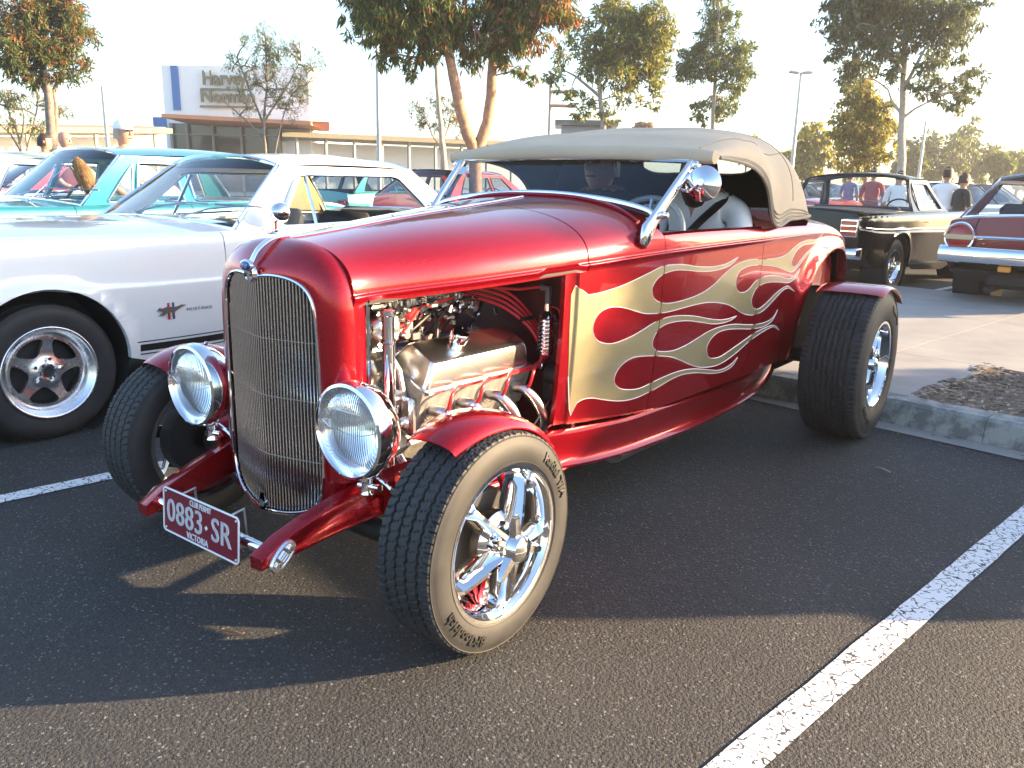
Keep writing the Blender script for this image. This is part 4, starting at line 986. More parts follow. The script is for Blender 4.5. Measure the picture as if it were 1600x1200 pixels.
sb = MB(); sb.box((.37, .775, .52), (.07, .08, .13), bev=.02); sb.cyl((.36, .765, .56), (.42, .765, .56), .04, 16); sb.cyl((.405, .75, .55), (.425, .75, .55), .012, 8); sb.tube([(.40, .74, .50), (.38, .6, .36)], .004, 6); sb.build('steering_box', BLACK, ROD)
fs2 = MB(); fs2.tube([(.40, .79, 1.0), (.455, .79, .86)], .006, 6); fs2.build('firewall_brace', RED, ROD)

# small fittings that fill the engine bay
rn_ = random.Random(21)
ft = MB()
for k in range(90):
    y = rn_.uniform(.14, .70); x = rn_.uniform(.03, .17); z = rn_.uniform(.69, .84) if k % 3 else rn_.uniform(.66, .72)
    a = Vector((x, y, z)); d = Vector((rn_.gauss(0, 1), rn_.gauss(0, 1), rn_.gauss(0, 1))).normalized()*rn_.uniform(.012, .035); r = rn_.uniform(.003, .009)
    if k % 4 == 0: ft.box(a, (rn_.uniform(.01, .03), rn_.uniform(.01, .04), rn_.uniform(.01, .03)), bev=.002)
    elif k % 4 == 1: ft.lathe([(-.006, 0), (-.006, r*2), (.006, r*2), (.006, 0)], 10, 'x', a)
    else: ft.cyl(a, a + d, r, 7)
tag(ft.build('engine_fittings', [POLISH], EN, 30), kind='stuff')
hz_ = MB()
for k in range(7):
    y0 = rn_.uniform(.15, .65); hz_.tube(smooth_path([(rn_.uniform(.0, .1), y0, .70), (.12 + .03*rn_.random(), y0 + rn_.uniform(-.05, .08), .66 + .12*rn_.random()), (.10, y0 + rn_.uniform(.0, .12), .80), (.02, y0 + .1, .76)], 5), rn_.uniform(.004, .008), 7)
tag(hz_.build('small_hoses', BLACK, EN), kind='stuff')
ab = MB(); ab.loft([[Vector((x, y, z)) for x, z in ((.10, .62), (.27, .60), (.27, .575), (.10, .58))] for y in (.125, .14)], True, True, flip=True); ab.tube([(.19, .13, .73), (.25, .132, .66), (.26, .14, .58)], .010, 7); ab.box((.275, .145, .52), (.05, .03, .12), bev=.01); ab.ball((.27, .125, .50), .022); ab.ball((.24, .12, .55), .018); ab.build('alternator_bracket', POLISH, EN)
wp_ = MB(); wp_.lathe([(.06, .0), (.06, .055), (.09, .06), (.11, .045), (.11, 0)], 20, 'y', (.17, 0, .56)); wp_.lathe([(.03, .0), (.03, .05), (.04, .055), (.05, .05), (.06, .03)], 20, 'y', (.17, 0, .56)); wp_.tube(smooth_path([(.17, .085, .60), (.2, .08, .66), (.16, .06, .70)], 4), .018, 10); wp_.build('water_pump', ALLOY, EN)
# ================================================================ ordinary cars
def simple_wheel(parent, loc, rz, R, w, rr, style, seg=48, name='wheel'):
    h = holder(name, parent, loc, (0, 0, rz)); hw = w/2
    m = MB(); m.lathe([(-hw*.9, rr), (-hw, rr + .4*(R - rr)), (-hw*.92, R - .018), (-hw*.8, R - .004), (-hw*.3, R), (-hw*.26, R - .007), (-hw*.2, R - .007), (-hw*.16, R), (hw*.16, R), (hw*.2, R - .007), (hw*.26, R - .007), (hw*.3, R), (hw*.8, R - .004), (hw*.92, R - .018), (hw*.985, R - .03), (hw, rr + .45*(R - rr)), (hw*.97, rr + .2*(R - rr)), (hw*.9, rr)], seg); m.build('tyre', RUBBER, h, 35)
    if style == 'windows':        # deep lip, disc with five rounded windows
        m = MB(); o = hw*.9
        m.lathe([(o, rr + .002), (o + .008, rr + .004), (o + .010, rr - .003), (o + .002, rr - .010), (o - .006, rr - .014), (o - .012, rr - .024), (o - .034, rr - .034), (o - .046, rr - .040), (o - .052, rr - .048)], 72)
        R1 = rr - .047; xo = o - .052
        outl = [(R1*math.cos(a), R1*math.sin(a)) for a in lin(0, 2*PI, 91)[:-1]]
        holes = []
        for k in range(5):
            c = math.radians(36 + 72*k + 9); pts = [(.080, -.16), (.078, 0), (.080, .16), (.110, .42), (.138, .50), (.152, .44), (.1555, .2), (.156, 0), (.1555, -.2), (.152, -.44), (.138, -.50), (.110, -.42)]
            sc = R1/.166
            q = smooth_path([((r*sc)*math.cos(c + d*.95), (r*sc)*math.sin(c + d*.95), 0) for r, d in pts], 4, closed=True)
            holes.append([(p.x, p.y) for p in q])
        def fx_(y, z):
            r = math.hypot(y, z); return Vector((xo + .020*math.exp(-(r/.075)**2) + .006*math.cos(r*40), y, z))
        panel(m, outl, fx_, lin(-.16, .16, 17), lin(-.16, .16, 17), .022, holes=holes, flip=False)
        m.build('rim', POLISH, h, 30)
        c = MB(); c.lathe([(xo + .01, .040), (xo + .034, .038), (xo + .04, .034), (xo + .038, .026), (xo + .03, .022)], 32)
        for k in range(5): a = math.radians(9 + 72*k); c.cyl((xo + .01, .062*math.cos(a), .062*math.sin(a)), (xo + .036, .062*math.cos(a), .062*math.sin(a)), .0095, 6)
        c.build('hub_cap', CHROME, h); c = MB(); c.lathe([(xo + .03, .023), (xo + .031, 0)], 24); c.build('hub_centre', DARK, h)
        c = MB(); c.lathe([(xo - .05, .15), (xo - .05, 0)], 32); c.build('brake_drum', DARK, h)
        c = MB(); c.cyl((o - .03, -.15, .05), (o + .012, -.152, .052), .004, 6); c.build('valve_stem', DARK, h)
    else:
        m = MB(); o = hw*.88
        m.lathe([(o, rr + .002), (o + .008, rr), (o + .004, rr - .012), (o - .02, rr - .02), (o - .045, rr - .035), (o - .05, rr*.62), (o - .02, rr*.55), (o - .015, rr*.30), (o + .006, rr*.26), (o + .012, rr*.12), (o + .012, 0)], seg); m.build('rim', CHROME if style == 'chrome' else STEEL, h, 30)
        d = MB()
        for k in range(10): a = 2*PI*k/10; d.box((o - .046, rr*.70*math.cos(a), rr*.70*math.sin(a)), (.012, .022, .03), Matrix.Rotation(a, 3, 'X'), bev=.004)
        tag(d.build('rim_slots', DARK, h), kind='stuff')
    return h

SIDEP = crs([(0, -.075), (.1, -.035), (.3, -.010), (.5, .0), (.66, .006), (.70, -.004), (.80, -.012), (.93, -.022), (.975, -.034), (1, -.060)])
def car(name, label, S, paint, loc, rz=0.0, group=None, cat='car'):
    """S: shape of one car, nose at y<0, front axle at y=0, x to its left"""
    g = lambda k, d=None: S.get(k, d)
    root = thing(name, label, cat, loc, rz, group)
    nose, tail, hw, wb = S['nose'], S['tail'], S['hw'], S['wb']
    WF = crs(g('wfn') or [(nose, hw - .10), (nose + .25, hw - .035), (nose + .8, hw - .008), (.8, hw), (wb, hw), (tail - .7, hw - .01), (tail - .2, hw - .04), (tail, hw - .10)])
    BL = crs(S['belt']); RK = g('rock', .26); R = g('tyre_r', .315); rr = g('rim_r', .21); ar = g('arch_r', R + .065); tw = g('tyre_w', .20)
    axz = g('arch_z', R + .01); prof = g('prof', SIDEP); fine = g('fine', True)
    roofp = g('roof_paint', paint)
    RKF = crs(g('rockf') or [(nose, RK + .16), (nose + .35, RK + .02), (wb, RK), (tail - .3, RK + .06), (tail, RK + .16)])
    def side(y, s):
        z0, z1 = RKF(y), BL(y); x = WF(y) + prof(s); z = z0 + (z1 - z0)*s
        for cy in (0, wb):
            d = math.hypot(y - cy, z - axz) - ar
            if -.02 < d < .12: x += g('lip', .016)*math.exp(-(d/.035)**2)
        return Vector((x, y, z))
    def s_of(y, z): return (z - RKF(y))/(BL(y) - RKF(y))
    d0, d1 = g('door', (.92, 2.05)); more = g('doors', ())
    cuts = [nose, d0] + list(more) + [d1, tail]; names = ['front_fender'] + ['door']*(len(more) + 1) + ['rear_quarter']
    su = lin(0, 1, 15) if not fine else sorted(lin(.04, .96, 16) + [.66, .68, .70, .72, .93, .975, .99])
    for i, nm in enumerate(names):
        y0, y1 = cuts[i] + (.003 if i else 0), cuts[i+1] - (.003 if i < len(names) - 1 else 0)
        pts = [(y0, 0)]
        for cy in (0, wb):
            if y0 < cy < y1 or (cy == wb and y0 < cy + ar and y0 > cy - ar):
                aa = [a for a in lin(PI, 0, 25)]
                for a in aa:
                    y = cy + ar*math.cos(a); z = max(axz + ar*math.sin(a), RKF(y) + .0005)
                    if y > y0 + .004: pts.append((y, max(0, s_of(y, z))))
        pts.append((y1, 0)); pts.append((y1, 1)); pts.append((y0, 1))
        # drop repeats along the sill
        q = [pts[0]]
        for p in pts[1:]:
            if math.hypot(p[0] - q[-1][0], p[1] - q[-1][1]) > 1e-4: q.append(p)
        ny = max(3, int((y1 - y0)/(.06 if fine else .14)))
        m = MB(); panel(m, q, side, lin(y0, y1, ny)[1:-1], su[1:-1] if not fine else su, .03)
        for sgn in (1, -1):
            o = (m if sgn == 1 else mirrored(m)).build(nm, paint, root)
            if nm == 'door' and fine:
                hd = MB(); yy = y1 - .16; s_ = g('handle_s', .84); p = side(yy, s_)
                hd.tube([p + Vector((0, -.07, 0)), p + Vector((.022, -.06, 0)), p + Vector((.024, .05, .002)), p + Vector((0, .06, 0))], .008, 6, flat=.7)
                (hd if sgn == 1 else mirrored(hd)).build('door_handle', CHROME, o)
    # bonnet, boot, scuttle
    ws, rg = S['ws'], S['rear']; cr = g('crown', .045)
    def topf(y, q):
        W = WF(y) + prof(1.0) - .0; e = abs(q)
        return Vector((W*q, y, BL(y) + cr*(1 - e**2.4) * g('crownk', lambda y: 1)(y) + g('peak', 0)*math.exp(-(q/.08)**2)))
    def lid(nm, y0, y1, m=paint):
        b = MB(); panel(b, [(y0, -1), (y1, -1), (y1, 1), (y0, 1)], topf, lin(y0, y1, max(4, int((y1 - y0)/.12)))[1:-1], lin(-.92, .92, 15), .02, flip=True)
        return b.build(nm, m, root)
    lid('bonnet', nose, ws[0] - .05); lid('scuttle', ws[0] - .044, ws[0] + .12)
    if g('bed'):
        b0_, b1_ = g('bed'); W = hw - .14
        for s in (1, -1): bb = MB(); bb.box((s*(hw - .10), (b0_ + b1_)/2, BL(b1_) + .005), (.10, b1_ - b0_, .02), bev=.006); bb.build('tray_rail', paint, root)
        tc_ = MB(); secs = []
        for y in lin(b0_, b1_ - .02, 14):
            secs.append([Vector((x*(W + .05), y, BL(y) + .045 - .03*abs(x)**3 + .008*math.cos(y*9))) for x in lin(-1, 1, 13)])
        tc_.loft(secs, closed=False, flip=True); tc_.tube([s[0] + Vector((0, 0, -.01)) for s in secs], .014, 6); tc_.tube([s[-1] + Vector((0, 0, -.01)) for s in secs], .014, 6); tc_.tube(secs[-1], .016, 6)
        tc_.build('tonneau_cover', mat('black_vinyl', (.014, .014, .015), .55, bump=.2, bscale=30), root)
        tn = MB()
        for s in (1, -1):
            for y in lin(b0_ + .1, b1_ - .12, 9):
                x = s*(hw - .02); tn.ball((x - s*.02, y, BL(y) - .035), .012, 6); tn.tube([(x - s*.07, y, BL(y) + .01), (x - s*.02, y, BL(y) - .035)], .004, 4)
        tag(tn.build('tonneau_hooks', BLACK, root), kind='stuff')
    else: lid('boot_lid', rg[1] - .02, tail)
    # ends
    def endp(nm, y, sg, m=paint):
        b = MB(); z0 = RKF(y); z1 = BL(y)
        def f(q, s):
            p = side(y, s); bulge = g('end_bulge', .05)*(1 - q*q)
            return Vector((p.x*q, y + sg*bulge + sg*.02*math.sin(PI*s), p.z + (cr*(1 - abs(q)**2.4)*s**3 if True else 0)))
        panel(b, [(-1, 0), (1, 0), (1, 1), (-1, 1)], f, lin(-.9, .9, 13), lin(.1, .9, 7), .02, flip=(sg < 0) == False)
        return b.build(nm, m, root), f
    FP, ff = endp('front_panel', nose, -1); TP, tf = endp('tail_panel', tail, 1)
    # greenhouse
    rz_, rhw = S['roof'], S['roof_hw']; bhw = g('base_hw', hw - .07); zb = lambda y: BL(y) + .004
    zw = BL(ws[0]) + cr*.25; top_e = rz_ - g('roof_crown', .06)
    def gh(y, t):            # t 0 belt .. 1 roof edge
        z = zb(y) + (top_e - zb(y))*t; k = t + .10*math.sin(PI*t)
        return Vector((bhw + (rhw - bhw)*k*1.0 if t < 1 else rhw, y, z))
    fr = g('frame', .05)
    outl = [(ws[0], 0), (ws[1], 1), (rg[0], 1), (rg[1], 0)]
    wins = g('windows'); holes = []
    for wpoly in wins: holes.append(wpoly)
    m = MB(); panel(m, smooth_poly(outl), gh, lin(ws[0] + .1, rg[1] - .05, 20), lin(.1, .9, 7), .022, holes=holes)
    for sgn in (1, -1): (m if sgn == 1 else mirrored(m)).build('roof_side', roofp, root)
    for wpoly in wins:
        tr_ = MB(); tr_.tube([gh(a, b) + Vector((.003, 0, 0)) for a, b in wpoly], .009, 5, closed=True)
        for sgn in (1, -1): (tr_ if sgn == 1 else mirrored(tr_)).build('window_trim', g('trim', CHROME), root)
    if g('side_glass', True):
        for wpoly in wins:
            gl = MB(); panel(gl, wpoly, lambda y, t: gh(y, t) - Vector((.012, 0, 0)), [], lin(.2, .8, 4), 0)
            for sgn in (1, -1): (gl if sgn == 1 else mirrored(gl)).build('side_window', GLASS, root)
    rf = MB(); secs = []
    def roof_pt(y, q):
        u = (y - ws[1])/(rg[0] - ws[1]); bow = g('roof_bow', .035)*(1 - (2*u - 1)**2)
        return Vector((rhw*math.copysign(min(1, abs(q)), q), y, top_e + (rz_ - top_e)*(1 - abs(q)**3.0) + bow*(1 - .6*q*q)))
    qs = [-1, -.985, -.95, -.88] + lin(-.75, .75, 9) + [.88, .95, .985, 1]
    for y in lin(ws[1] - .0, rg[0] + .0, 15): secs.append([roof_pt(y, q) for q in qs])
    rf.loft(secs, closed=False, flip=True); rf.build('roof', roofp, root, 50)
    hl = MB(); hl.loft([[p - Vector((0, 0, .025)) for p in s] for s in secs], closed=False); hl.build('roof_lining', g('liner', LINER), root)
    def screen(nm, yb, yt, sg, m):
        bow = g('ws_bow', .10); b = MB(); secs = []
        for t in lin(0, 1, 7):
            y = yb + (yt - yb)*t; hwv = bhw + (rhw - bhw)*t - .035; row = []
            for q in lin(-1, 1, 15):
                z = (zb(yb) + cr*(1 - abs(q)**2)*.9)*(1 - t) + roof_pt(yt, q).z*t - .0
                row.append(Vector((hwv*q, y + sg*bow*(1 - q*q)*(1 - .65*t), z)))
            secs.append(row)
        b.loft(secs, closed=False, flip=sg > 0); o = b.build(nm, m, root, 80)
        k = MB(); k.tube(secs[0] + [s[-1] for s in secs[1:-1]] + secs[-1][::-1] + [s[0] for s in secs[-2:0:-1]], .013, 6, closed=True); k.build(nm + '_trim', g('trim', CHROME), o)
        # painted pillars between the screen and the roof side
        for sgn in (1, -1):
            P = []
            for t in lin(0, 1, 7):
                y = yb + (yt - yb)*t; a = gh(y, t) if t < 1 else gh(y, .999); e = secs[lin(0, 1, 7).index(t)][-1 if sgn > 0 else 0]
                P.append([Vector((a.x*sgn, a.y, a.z)), e])
            pm = MB(); pm.loft(P, closed=False); pm.build('pillar', roofp, root)
        return secs
    wss = screen('windscreen', ws[0], ws[1], -1, g('ws_glass', GLASS)); screen('rear_screen', rg[1], rg[0], 1, g('rs_glass', GLASS))
    if fine:
        for x0 in (.42, -.10):
            wp = MB(); a = Vector((x0, ws[0] - .09, BL(ws[0]) + cr + .015)); b = Vector((x0 + .30, ws[0] + .075, BL(ws[0]) + cr*.8 + .09)); wp.tube([a, a + (b - a)*.5 + Vector((0, -.015, .01)), b], .006, 5); d = Vector((.16, .06, -.005)); wp.tube([b - d*.9 + Vector((0, 0, .0)), b + d*.9], .006, 4); wp.ball(a, .014, 6); wp.build('wiper', STEEL, root)
    # lamps, bumpers
    for sgn in (1, -1):
        if g('lamps', True):
            p = ff(.80*sgn, .66); h = MB(); h.lathe([(-.03, .0), (-.028, .05), (-.015, .085), (0, .092), (.02, .10), (.04, .10)], 20, 'y', (p.x, p.y, p.z)); h.build('headlight', g('lamp_mat', CHROME), root)
        if g('tail_lamp', 'box') == 'box':
            p = tf(.80*sgn, .62); h = MB(); h.box((p.x, p.y + .012, p.z), (.20, .05, .09), bev=.015); h.build('tail_light', REDLENS, root)
    if g('grille', True):
        h = MB(); p = ff(0, .62)
        for k in range(5): h.tube([ff(q, .42 + .09*k) + Vector((0, -.012, 0)) for q in lin(-.62, .62, 9)], .010, 5)
        tag(h.build('grille', CHROME, root), kind='stuff'); h = MB(); h.loft([[ff(q, .36) + Vector((0, -.004, 0)) for q in lin(-.66, .66, 9)], [ff(q, .84) + Vector((0, -.004, 0)) for q in lin(-.66, .66, 9)]], closed=False, flip=True); h.build('grille_opening', DARK, root)
    for (f, sg, nm) in ((ff, -1, 'front_bumper'), (tf, 1, 'rear_bumper')):
        b = MB(); secs = []
        for q in [-1.0] + lin(-.98, .98, 15) + [1.0]:
            p = f(max(-.98, min(.98, q)), .10 if sg < 0 else g('rb_s', .14)); x = q*(WF(nose if sg < 0 else tail) + .045); y = p.y + sg*.075 - (sg*.06 if abs(q) > .985 else 0); z = p.z + .02
            hh = g('bump_h', .065)
            secs.append([Vector((x, y - sg*.035, z - hh)), Vector((x, y + sg*.012, z - hh*.85)), Vector((x, y + sg*.03, z - hh*.2)), Vector((x, y + sg*.022, z + hh*.5)), Vector((x, y - sg*.0, z + hh*.9)), Vector((x, y - sg*.045, z + hh))])
        b.loft(secs, True, True, flip=sg > 0); b.build(nm, CHROME, root, 50)
    # inside
    ins = g('interior', DARK); b = MB()
    b.box((0, (ws[0] + rg[1])/2, RK + .06), (2*hw - .2, rg[1] - ws[0] + .3, .04)); b.box((0, ws[0] + .1, (BL(ws[0]) + RK)/2), (2*hw - .2, .03, BL(ws[0]) - RK - .02)); b.box((0, rg[1] - .02, (BL(rg[1]) + RK)/2 - .03), (2*hw - .2, .03, BL(rg[1]) - RK - .06)); b.box((0, .0, .52), (2*hw - .52, 1.3, .5)); b.box((0, wb + .0, .55), (2*hw - .52, 1.0, .5))
    for s in (1, -1): b.box((s*(hw - .13), (ws[0] + rg[1])/2, (BL(1.5) + RK)/2 - .02), (.03, rg[1] - ws[0], BL(1.5) - RK - .05))
    b.build('cabin_tub', ins, root)
    b = MB(); b.box((0, ws[0] + .16, BL(ws[0]) - .03), (2*hw - .26, .36, .12), bev=.04); b.build('dashboard', g('dash', ins), root)
    for (y, n) in g('seats', ((ws[0] + 1.05, 2), (ws[0] + 1.85, 1))):
        for s in ((1, -1) if n == 2 else (0,)):
            b = MB(); wd = .50 if n == 2 else 1.2
            b.box((s*.36, y - .22, RK + .26), (wd, .5, .16), bev=.05); b.box((s*.36, y + .06, RK + .50), (wd, .13, .52), Matrix.Rotation(math.radians(-14), 3, 'X'), bev=.05); b.build('seat', g('seat_mat', DARK), root)
    sx = g('steer', -.36); h = holder('steering_wheel', root, (sx, ws[0] + .50, BL(ws[0]) - .01), (math.radians(62), 0, 0))
    m = MB(); m.tube([(.19*math.cos(a), .19*math.sin(a), 0) for a in lin(0, 2*PI, 25)[:-1]], .012, 6, closed=True); m.build('wheel_rim', BLACK, h)
    m = MB(); m.box((0, 0, -.02), (.36, .03, .012)); m.cyl((0, 0, -.3), (0, 0, 0), .02, 8); m.build('wheel_spokes', STEEL, h)
    # arches' dark insides and the wheels
    for cy in (0, wb):
        for s in (1, -1): b = MB(); b.lathe([(s*(WF(cy) - .03), ar + .01), (s*(WF(cy) - .30), ar + .0)], 20, 'x', (0, cy, axz)); b.build('wheel_well', DARK, root)
    for cy in (0, wb):
        r_ = g('rear_r', R) if cy else R; wd = g('rear_w', tw) if cy else tw
        for s in (1, -1): simple_wheel(root, (s*(WF(cy) - wd/2 - g('inset', .03)), cy, r_), 0 if s > 0 else PI, r_, wd, rr, g('style', 'chrome'), 40 if fine else 24)
    return root, side, gh, tf, topf

def smooth_poly(pts): return pts

# ---- the white coupe beside the roadster
def inset_win(ws, rg, t0, t1, fwd, aft):
    """four cornered side window inside the roof-side outline"""
    def edge(p, t): return p[0] + (p[1] - p[0])*t
    rgb = (rg[1], rg[0]); a0, a1 = edge(ws, t0) + fwd, edge(ws, t1) + fwd; c0, c1 = edge(rgb, t0) - aft, edge(rgb, t1) - aft
    return [(a0, t0), (c0, t0), (c1, t1), (a1, t1)]
def rounded(poly, r=.06, k=4):
    out = []; n = len(poly)
    for i in range(n):
        p = Vector((*poly[i], 0)); a = Vector((*poly[i-1], 0)); b = Vector((*poly[(i+1) % n], 0))
        da, db = (a - p), (b - p); ra = min(r, da.length*.45); rb_ = min(r, db.length*.45)
        s, e = p + da.normalized()*ra, p + db.normalized()*rb_
        for j in range(k + 1):
            t = j/k; q = s*(1-t)**2 + p*2*t*(1-t) + e*t*t; out.append((q.x, q.y))
    return out
W1 = (1.06, 1.52); R1 = (2.62, 3.0)
COUPE_S = dict(nose=-.88, tail=3.75, hw=.87, wb=2.74, belt=[(-.88, .86), (-.5, .925), (-.1, .938), (.95, .932), (2.2, .935), (2.6, .965), (3.1, .95), (3.75, .90)], rock=.25, tyre_r=.318, rim_r=.213, tyre_w=.215, arch_r=.372, arch_z=.335, lip=.020,
    ws=W1, rear=R1, roof=1.345, roof_hw=.60, base_hw=.80, roof_crown=.055, door=(.945, 2.10), crown=.05, peak=.006,
    windows=[rounded([(1.34, .03), (2.66, .03), (2.46, .86), (1.62, .86)], .09)], side_glass=False, frame=.05, style='windows', interior=mat('black_vinyl_trim', (.02, .02, .022), .5), steer=.36, inset=.012, trim=CHROME, ws_glass=GLASS,
    liner=mat('black_headlining', (.02, .02, .02), .9))
CX = -2.80
WC, cside, cgh, ctf, ctop = car('white_coupe', 'white two door sixties coupe with polished five slot wheels beside the hot rod', COUPE_S, WHITEP, (CX, .06, 0))
# stripes along the sill, emblem and lettering on the front fender
for (s0, s1, y0, y1, m) in ((.245, .290, .42, .942, BLACK), (.305, .312, .40, .942, BLACK), (.245, .290, .95, 2.09, BLACK), (.305, .312, .95, 2.09, BLACK), (.222, .230, .42, .942, BLACK), (.222, .230, .95, 2.09, BLACK)):
    b = MB(); panel(b, [(y0, s0), (y1, s0), (y1, s1), (y0, s1)], lambda y, s: cside(y, s) + Vector((.0015, 0, 0)), lin(y0, y1, 12)[1:-1], [], 0)
    for q in (b, mirrored(b)): q.build('sill_stripe', m, WC)
em = holder('fender_emblem', WC)
def on_side(y, z, d=.003):
    s = (z - .265)/(.93 - .265); p = cside(y, max(0, min(1, s))); return Vector((p.x + d, y, z))
ey, ez = .60, .545
for k, m in enumerate((REDP, STRIPE, mat('emblem_blue', (.03, .07, .25), .3))):
    b = MB(); x = on_side(ey, ez).x; b.box((x + .002, ey - .013 + .013*k, ez), (.006, .011, .085), bev=.001); b.build('tricolour_bar', m, em)
hs = MB(); hp = [(-.075, .008), (-.062, .022), (-.045, .016), (-.02, .024), (.01, .020), (.035, .020), (.058, .028), (.085, .024), (.06, .016), (.04, .006), (.02, -.004), (.012, -.026), (.0, -.030), (.002, -.008), (-.02, -.006), (-.042, -.020), (-.066, -.016), (-.045, -.004), (-.058, .004)]
panel(hs, [(ey + a, ez + b) for a, b in hp], lambda y, z: on_side(ey, ez) + Vector((.007, y - ey, z - ez)), [], [], .005); hs.build('emblem_figure', mat('emblem_pewter', (.22, .21, .20), .35, .6), em)
vs, fs = text_data('MUSTANG', .024, .002, align='LEFT', spacing=1.15)
b = MB(); b.add([on_side(ey + .085 + p.x*1.2, ez - .002 + p.y, .004 + p.z) for p in vs], fs); b.build('emblem_lettering', CHROME, em)
# vent window bar, quarter panel inside, door mirror
b = MB(); b.tube([cgh(1.62, .03), cgh(1.68, .84)], .011, 6); b.tube([cgh(1.36, .04), cgh(1.64, .84)], .009, 6); b.tube([cgh(1.34, .03) + Vector((.004, 0, 0)), cgh(1.64, .04) + Vector((.004, 0, 0))], .010, 6)
for q in (b, mirrored(b)): q.build('vent_frame', CHROME, WC)
b = MB(); panel(b, [(1.38, .05), (1.60, .05), (1.66, .80), (1.63, .80)], lambda y, t: cgh(y, t) - Vector((.012, 0, 0)), [], lin(.2, .7, 3), 0)
for q in (b, mirrored(b)): q.build('vent_window', GLASS, WC)
def sail(y, t): return cgh(y, t) - Vector((.045, 0, 0))
b = MB(); panel(b, [(2.24, .0), (2.98, .0), (2.60, .98), (2.42, .98)], sail, lin(2.3, 2.9, 6), lin(.2, .8, 4), .012, flip=True); mirrored(b).build('sail_panel_lining', TRIMTAN, WC)
b = MB(); b.tube([sail(2.24, .02), sail(2.42, .97)], .010, 6); b.tube([sail(2.95, .02), sail(2.60, .97)], .010, 6); mirrored(b).build('sail_panel_trim', CREAM, WC)
b = MB(); p = cgh(1.30, .0) + Vector((.05, -.02, -.02)); b.loft([[p + Vector((.02*k*math.cos(a), .035*k*math.sin(a), h)) for a in lin(0, 2*PI, 13)[:-1]] for k, h in ((1.2, 0), (1, .008), (.35, .02), (.3, .055), (.3, .07))], True, True); mr = Vector((.15, -1, .05)).to_track_quat('Z', 'Y').to_matrix(); b.lathe([(-.03, 0), (-.03, .056), (-.01, .058), (.02, .05), (.045, .03), (.055, 0)], 28, 'z', p + Vector((.02, .01, .115)), mr); b.build('door_mirror', CHROME, WC, 40)
b = MB(); b.lathe([(-.0315, 0), (-.0315, .05)], 24, 'z', p + Vector((.02, .01, .115)), mr); b.build('mirror_glass', mat('mirror_glass', (.5, .52, .55), .02, 1.0), WC)

# ---- turquoise sedan one bay further, cream roofed car beyond it
W2 = (.98, 1.42); R2 = (3.0, 3.45)
SEDAN_S = dict(nose=-.9, tail=3.85, hw=.92, wb=2.82, belt=[(-.9, .90), (-.4, .955), (.8, .965), (3.2, .965), (3.85, .93)], rock=.26, tyre_r=.33, rim_r=.19, arch_r=.385, ws=W2, rear=R2, roof=1.435, roof_hw=.66, base_hw=.84, roof_crown=.06, door=(.90, 2.90), doors=(1.90,), crown=.05,
    windows=[rounded([(1.19, .06), (1.40, .06), (1.50, .84)], .03), rounded([(1.44, .06), (1.88, .06), (1.88, .86), (1.55, .86)], .04), rounded([(1.98, .06), (3.12, .06), (2.92, .86), (1.98, .86)], .06)], frame=.05, seat_mat=mat('cream_vinyl', (.45, .42, .30), .6), interior=TRIMTAN, dash=mat('turquoise_trim', (.05, .25, .28), .5), ws_bow=.14, style='chrome', steer=-.38)
TS_, tside, tgh, ttf, ttop = car('turquoise_sedan', 'turquoise sixties sedan with chrome window frames behind the white coupe', SEDAN_S, TURQ, (-5.62, .63, 0))
p = ttop(.70, .62) + Vector((-5.62, .63, 0)); pb_ = p; tip = at(118, 246, (Vector((p.x, p.y, 0)) - Vector((CAM_POS.x, CAM_POS.y, 0))).length + .05)
b = MB(); b.tube([(p - Vector((-5.62, .63, 0))), tip - Vector((-5.62, .63, 0))], .0035, 6); b.ball(p - Vector((-5.62, .63, 0)), .016, 8); b.build('aerial', CHROME, TS_)
tl = MB(); rnd = random.Random(3); tdir = (at(143, 300, (Vector((tip.x, tip.y, 0)) - Vector((CAM_POS.x, CAM_POS.y, 0))).length - .02) - tip)
core = [tip + tdir*t for t in lin(0, 1, 9)]; tl.tube(core, [.018, .036, .045, .048, .048, .045, .04, .03, .006], 12)
tl.cur = 0
for i in range(2600):
    t = rnd.random(); k = [.018, .036, .045, .048, .048, .045, .04, .03, .006]; j = min(7, int(t*8)); rad = k[j] + (k[j+1] - k[j])*(t*8 - j)
    a = rnd.random()*2*PI; d = tdir.normalized(); u = d.cross(Vector((0, 1, .3))).normalized(); v = d.cross(u); n = u*math.cos(a) + v*math.sin(a); q = tip + tdir*t + n*rad*.92; e = q + n*.034 + d*(.02 + .05*rnd.random()) + Vector((rnd.gauss(0, .006), rnd.gauss(0, .006), 0)); sd = d.cross(n)*.003
    tl.cur = rnd.choice((0, 0, 1)); tl.add([q - sd, q + sd, e], [[0, 1, 2]])
tag(tl.build('fox_tail', [mat('fox_fur', (.24, .13, .05), .9), mat('fox_fur_pale', (.52, .36, .19), .9)], smooth=False), 'brown fox tail hanging from the aerial of the turquoise sedan', 'fox tail')
CRM_S = dict(SEDAN_S); CRM_S.update(interior=DARK, roof_paint=CREAM, seat_mat=DARK, windows=[rounded([(1.30, .06), (2.95, .06), (2.75, .86), (1.52, .86)], .06)], side_glass=False, doors=(), door=(.95, 2.2), roof=1.42)
car('cream_hardtop', 'cream hardtop with open side windows at the left behind the turquoise sedan', CRM_S, CREAM, (-8.35, .75, 0))
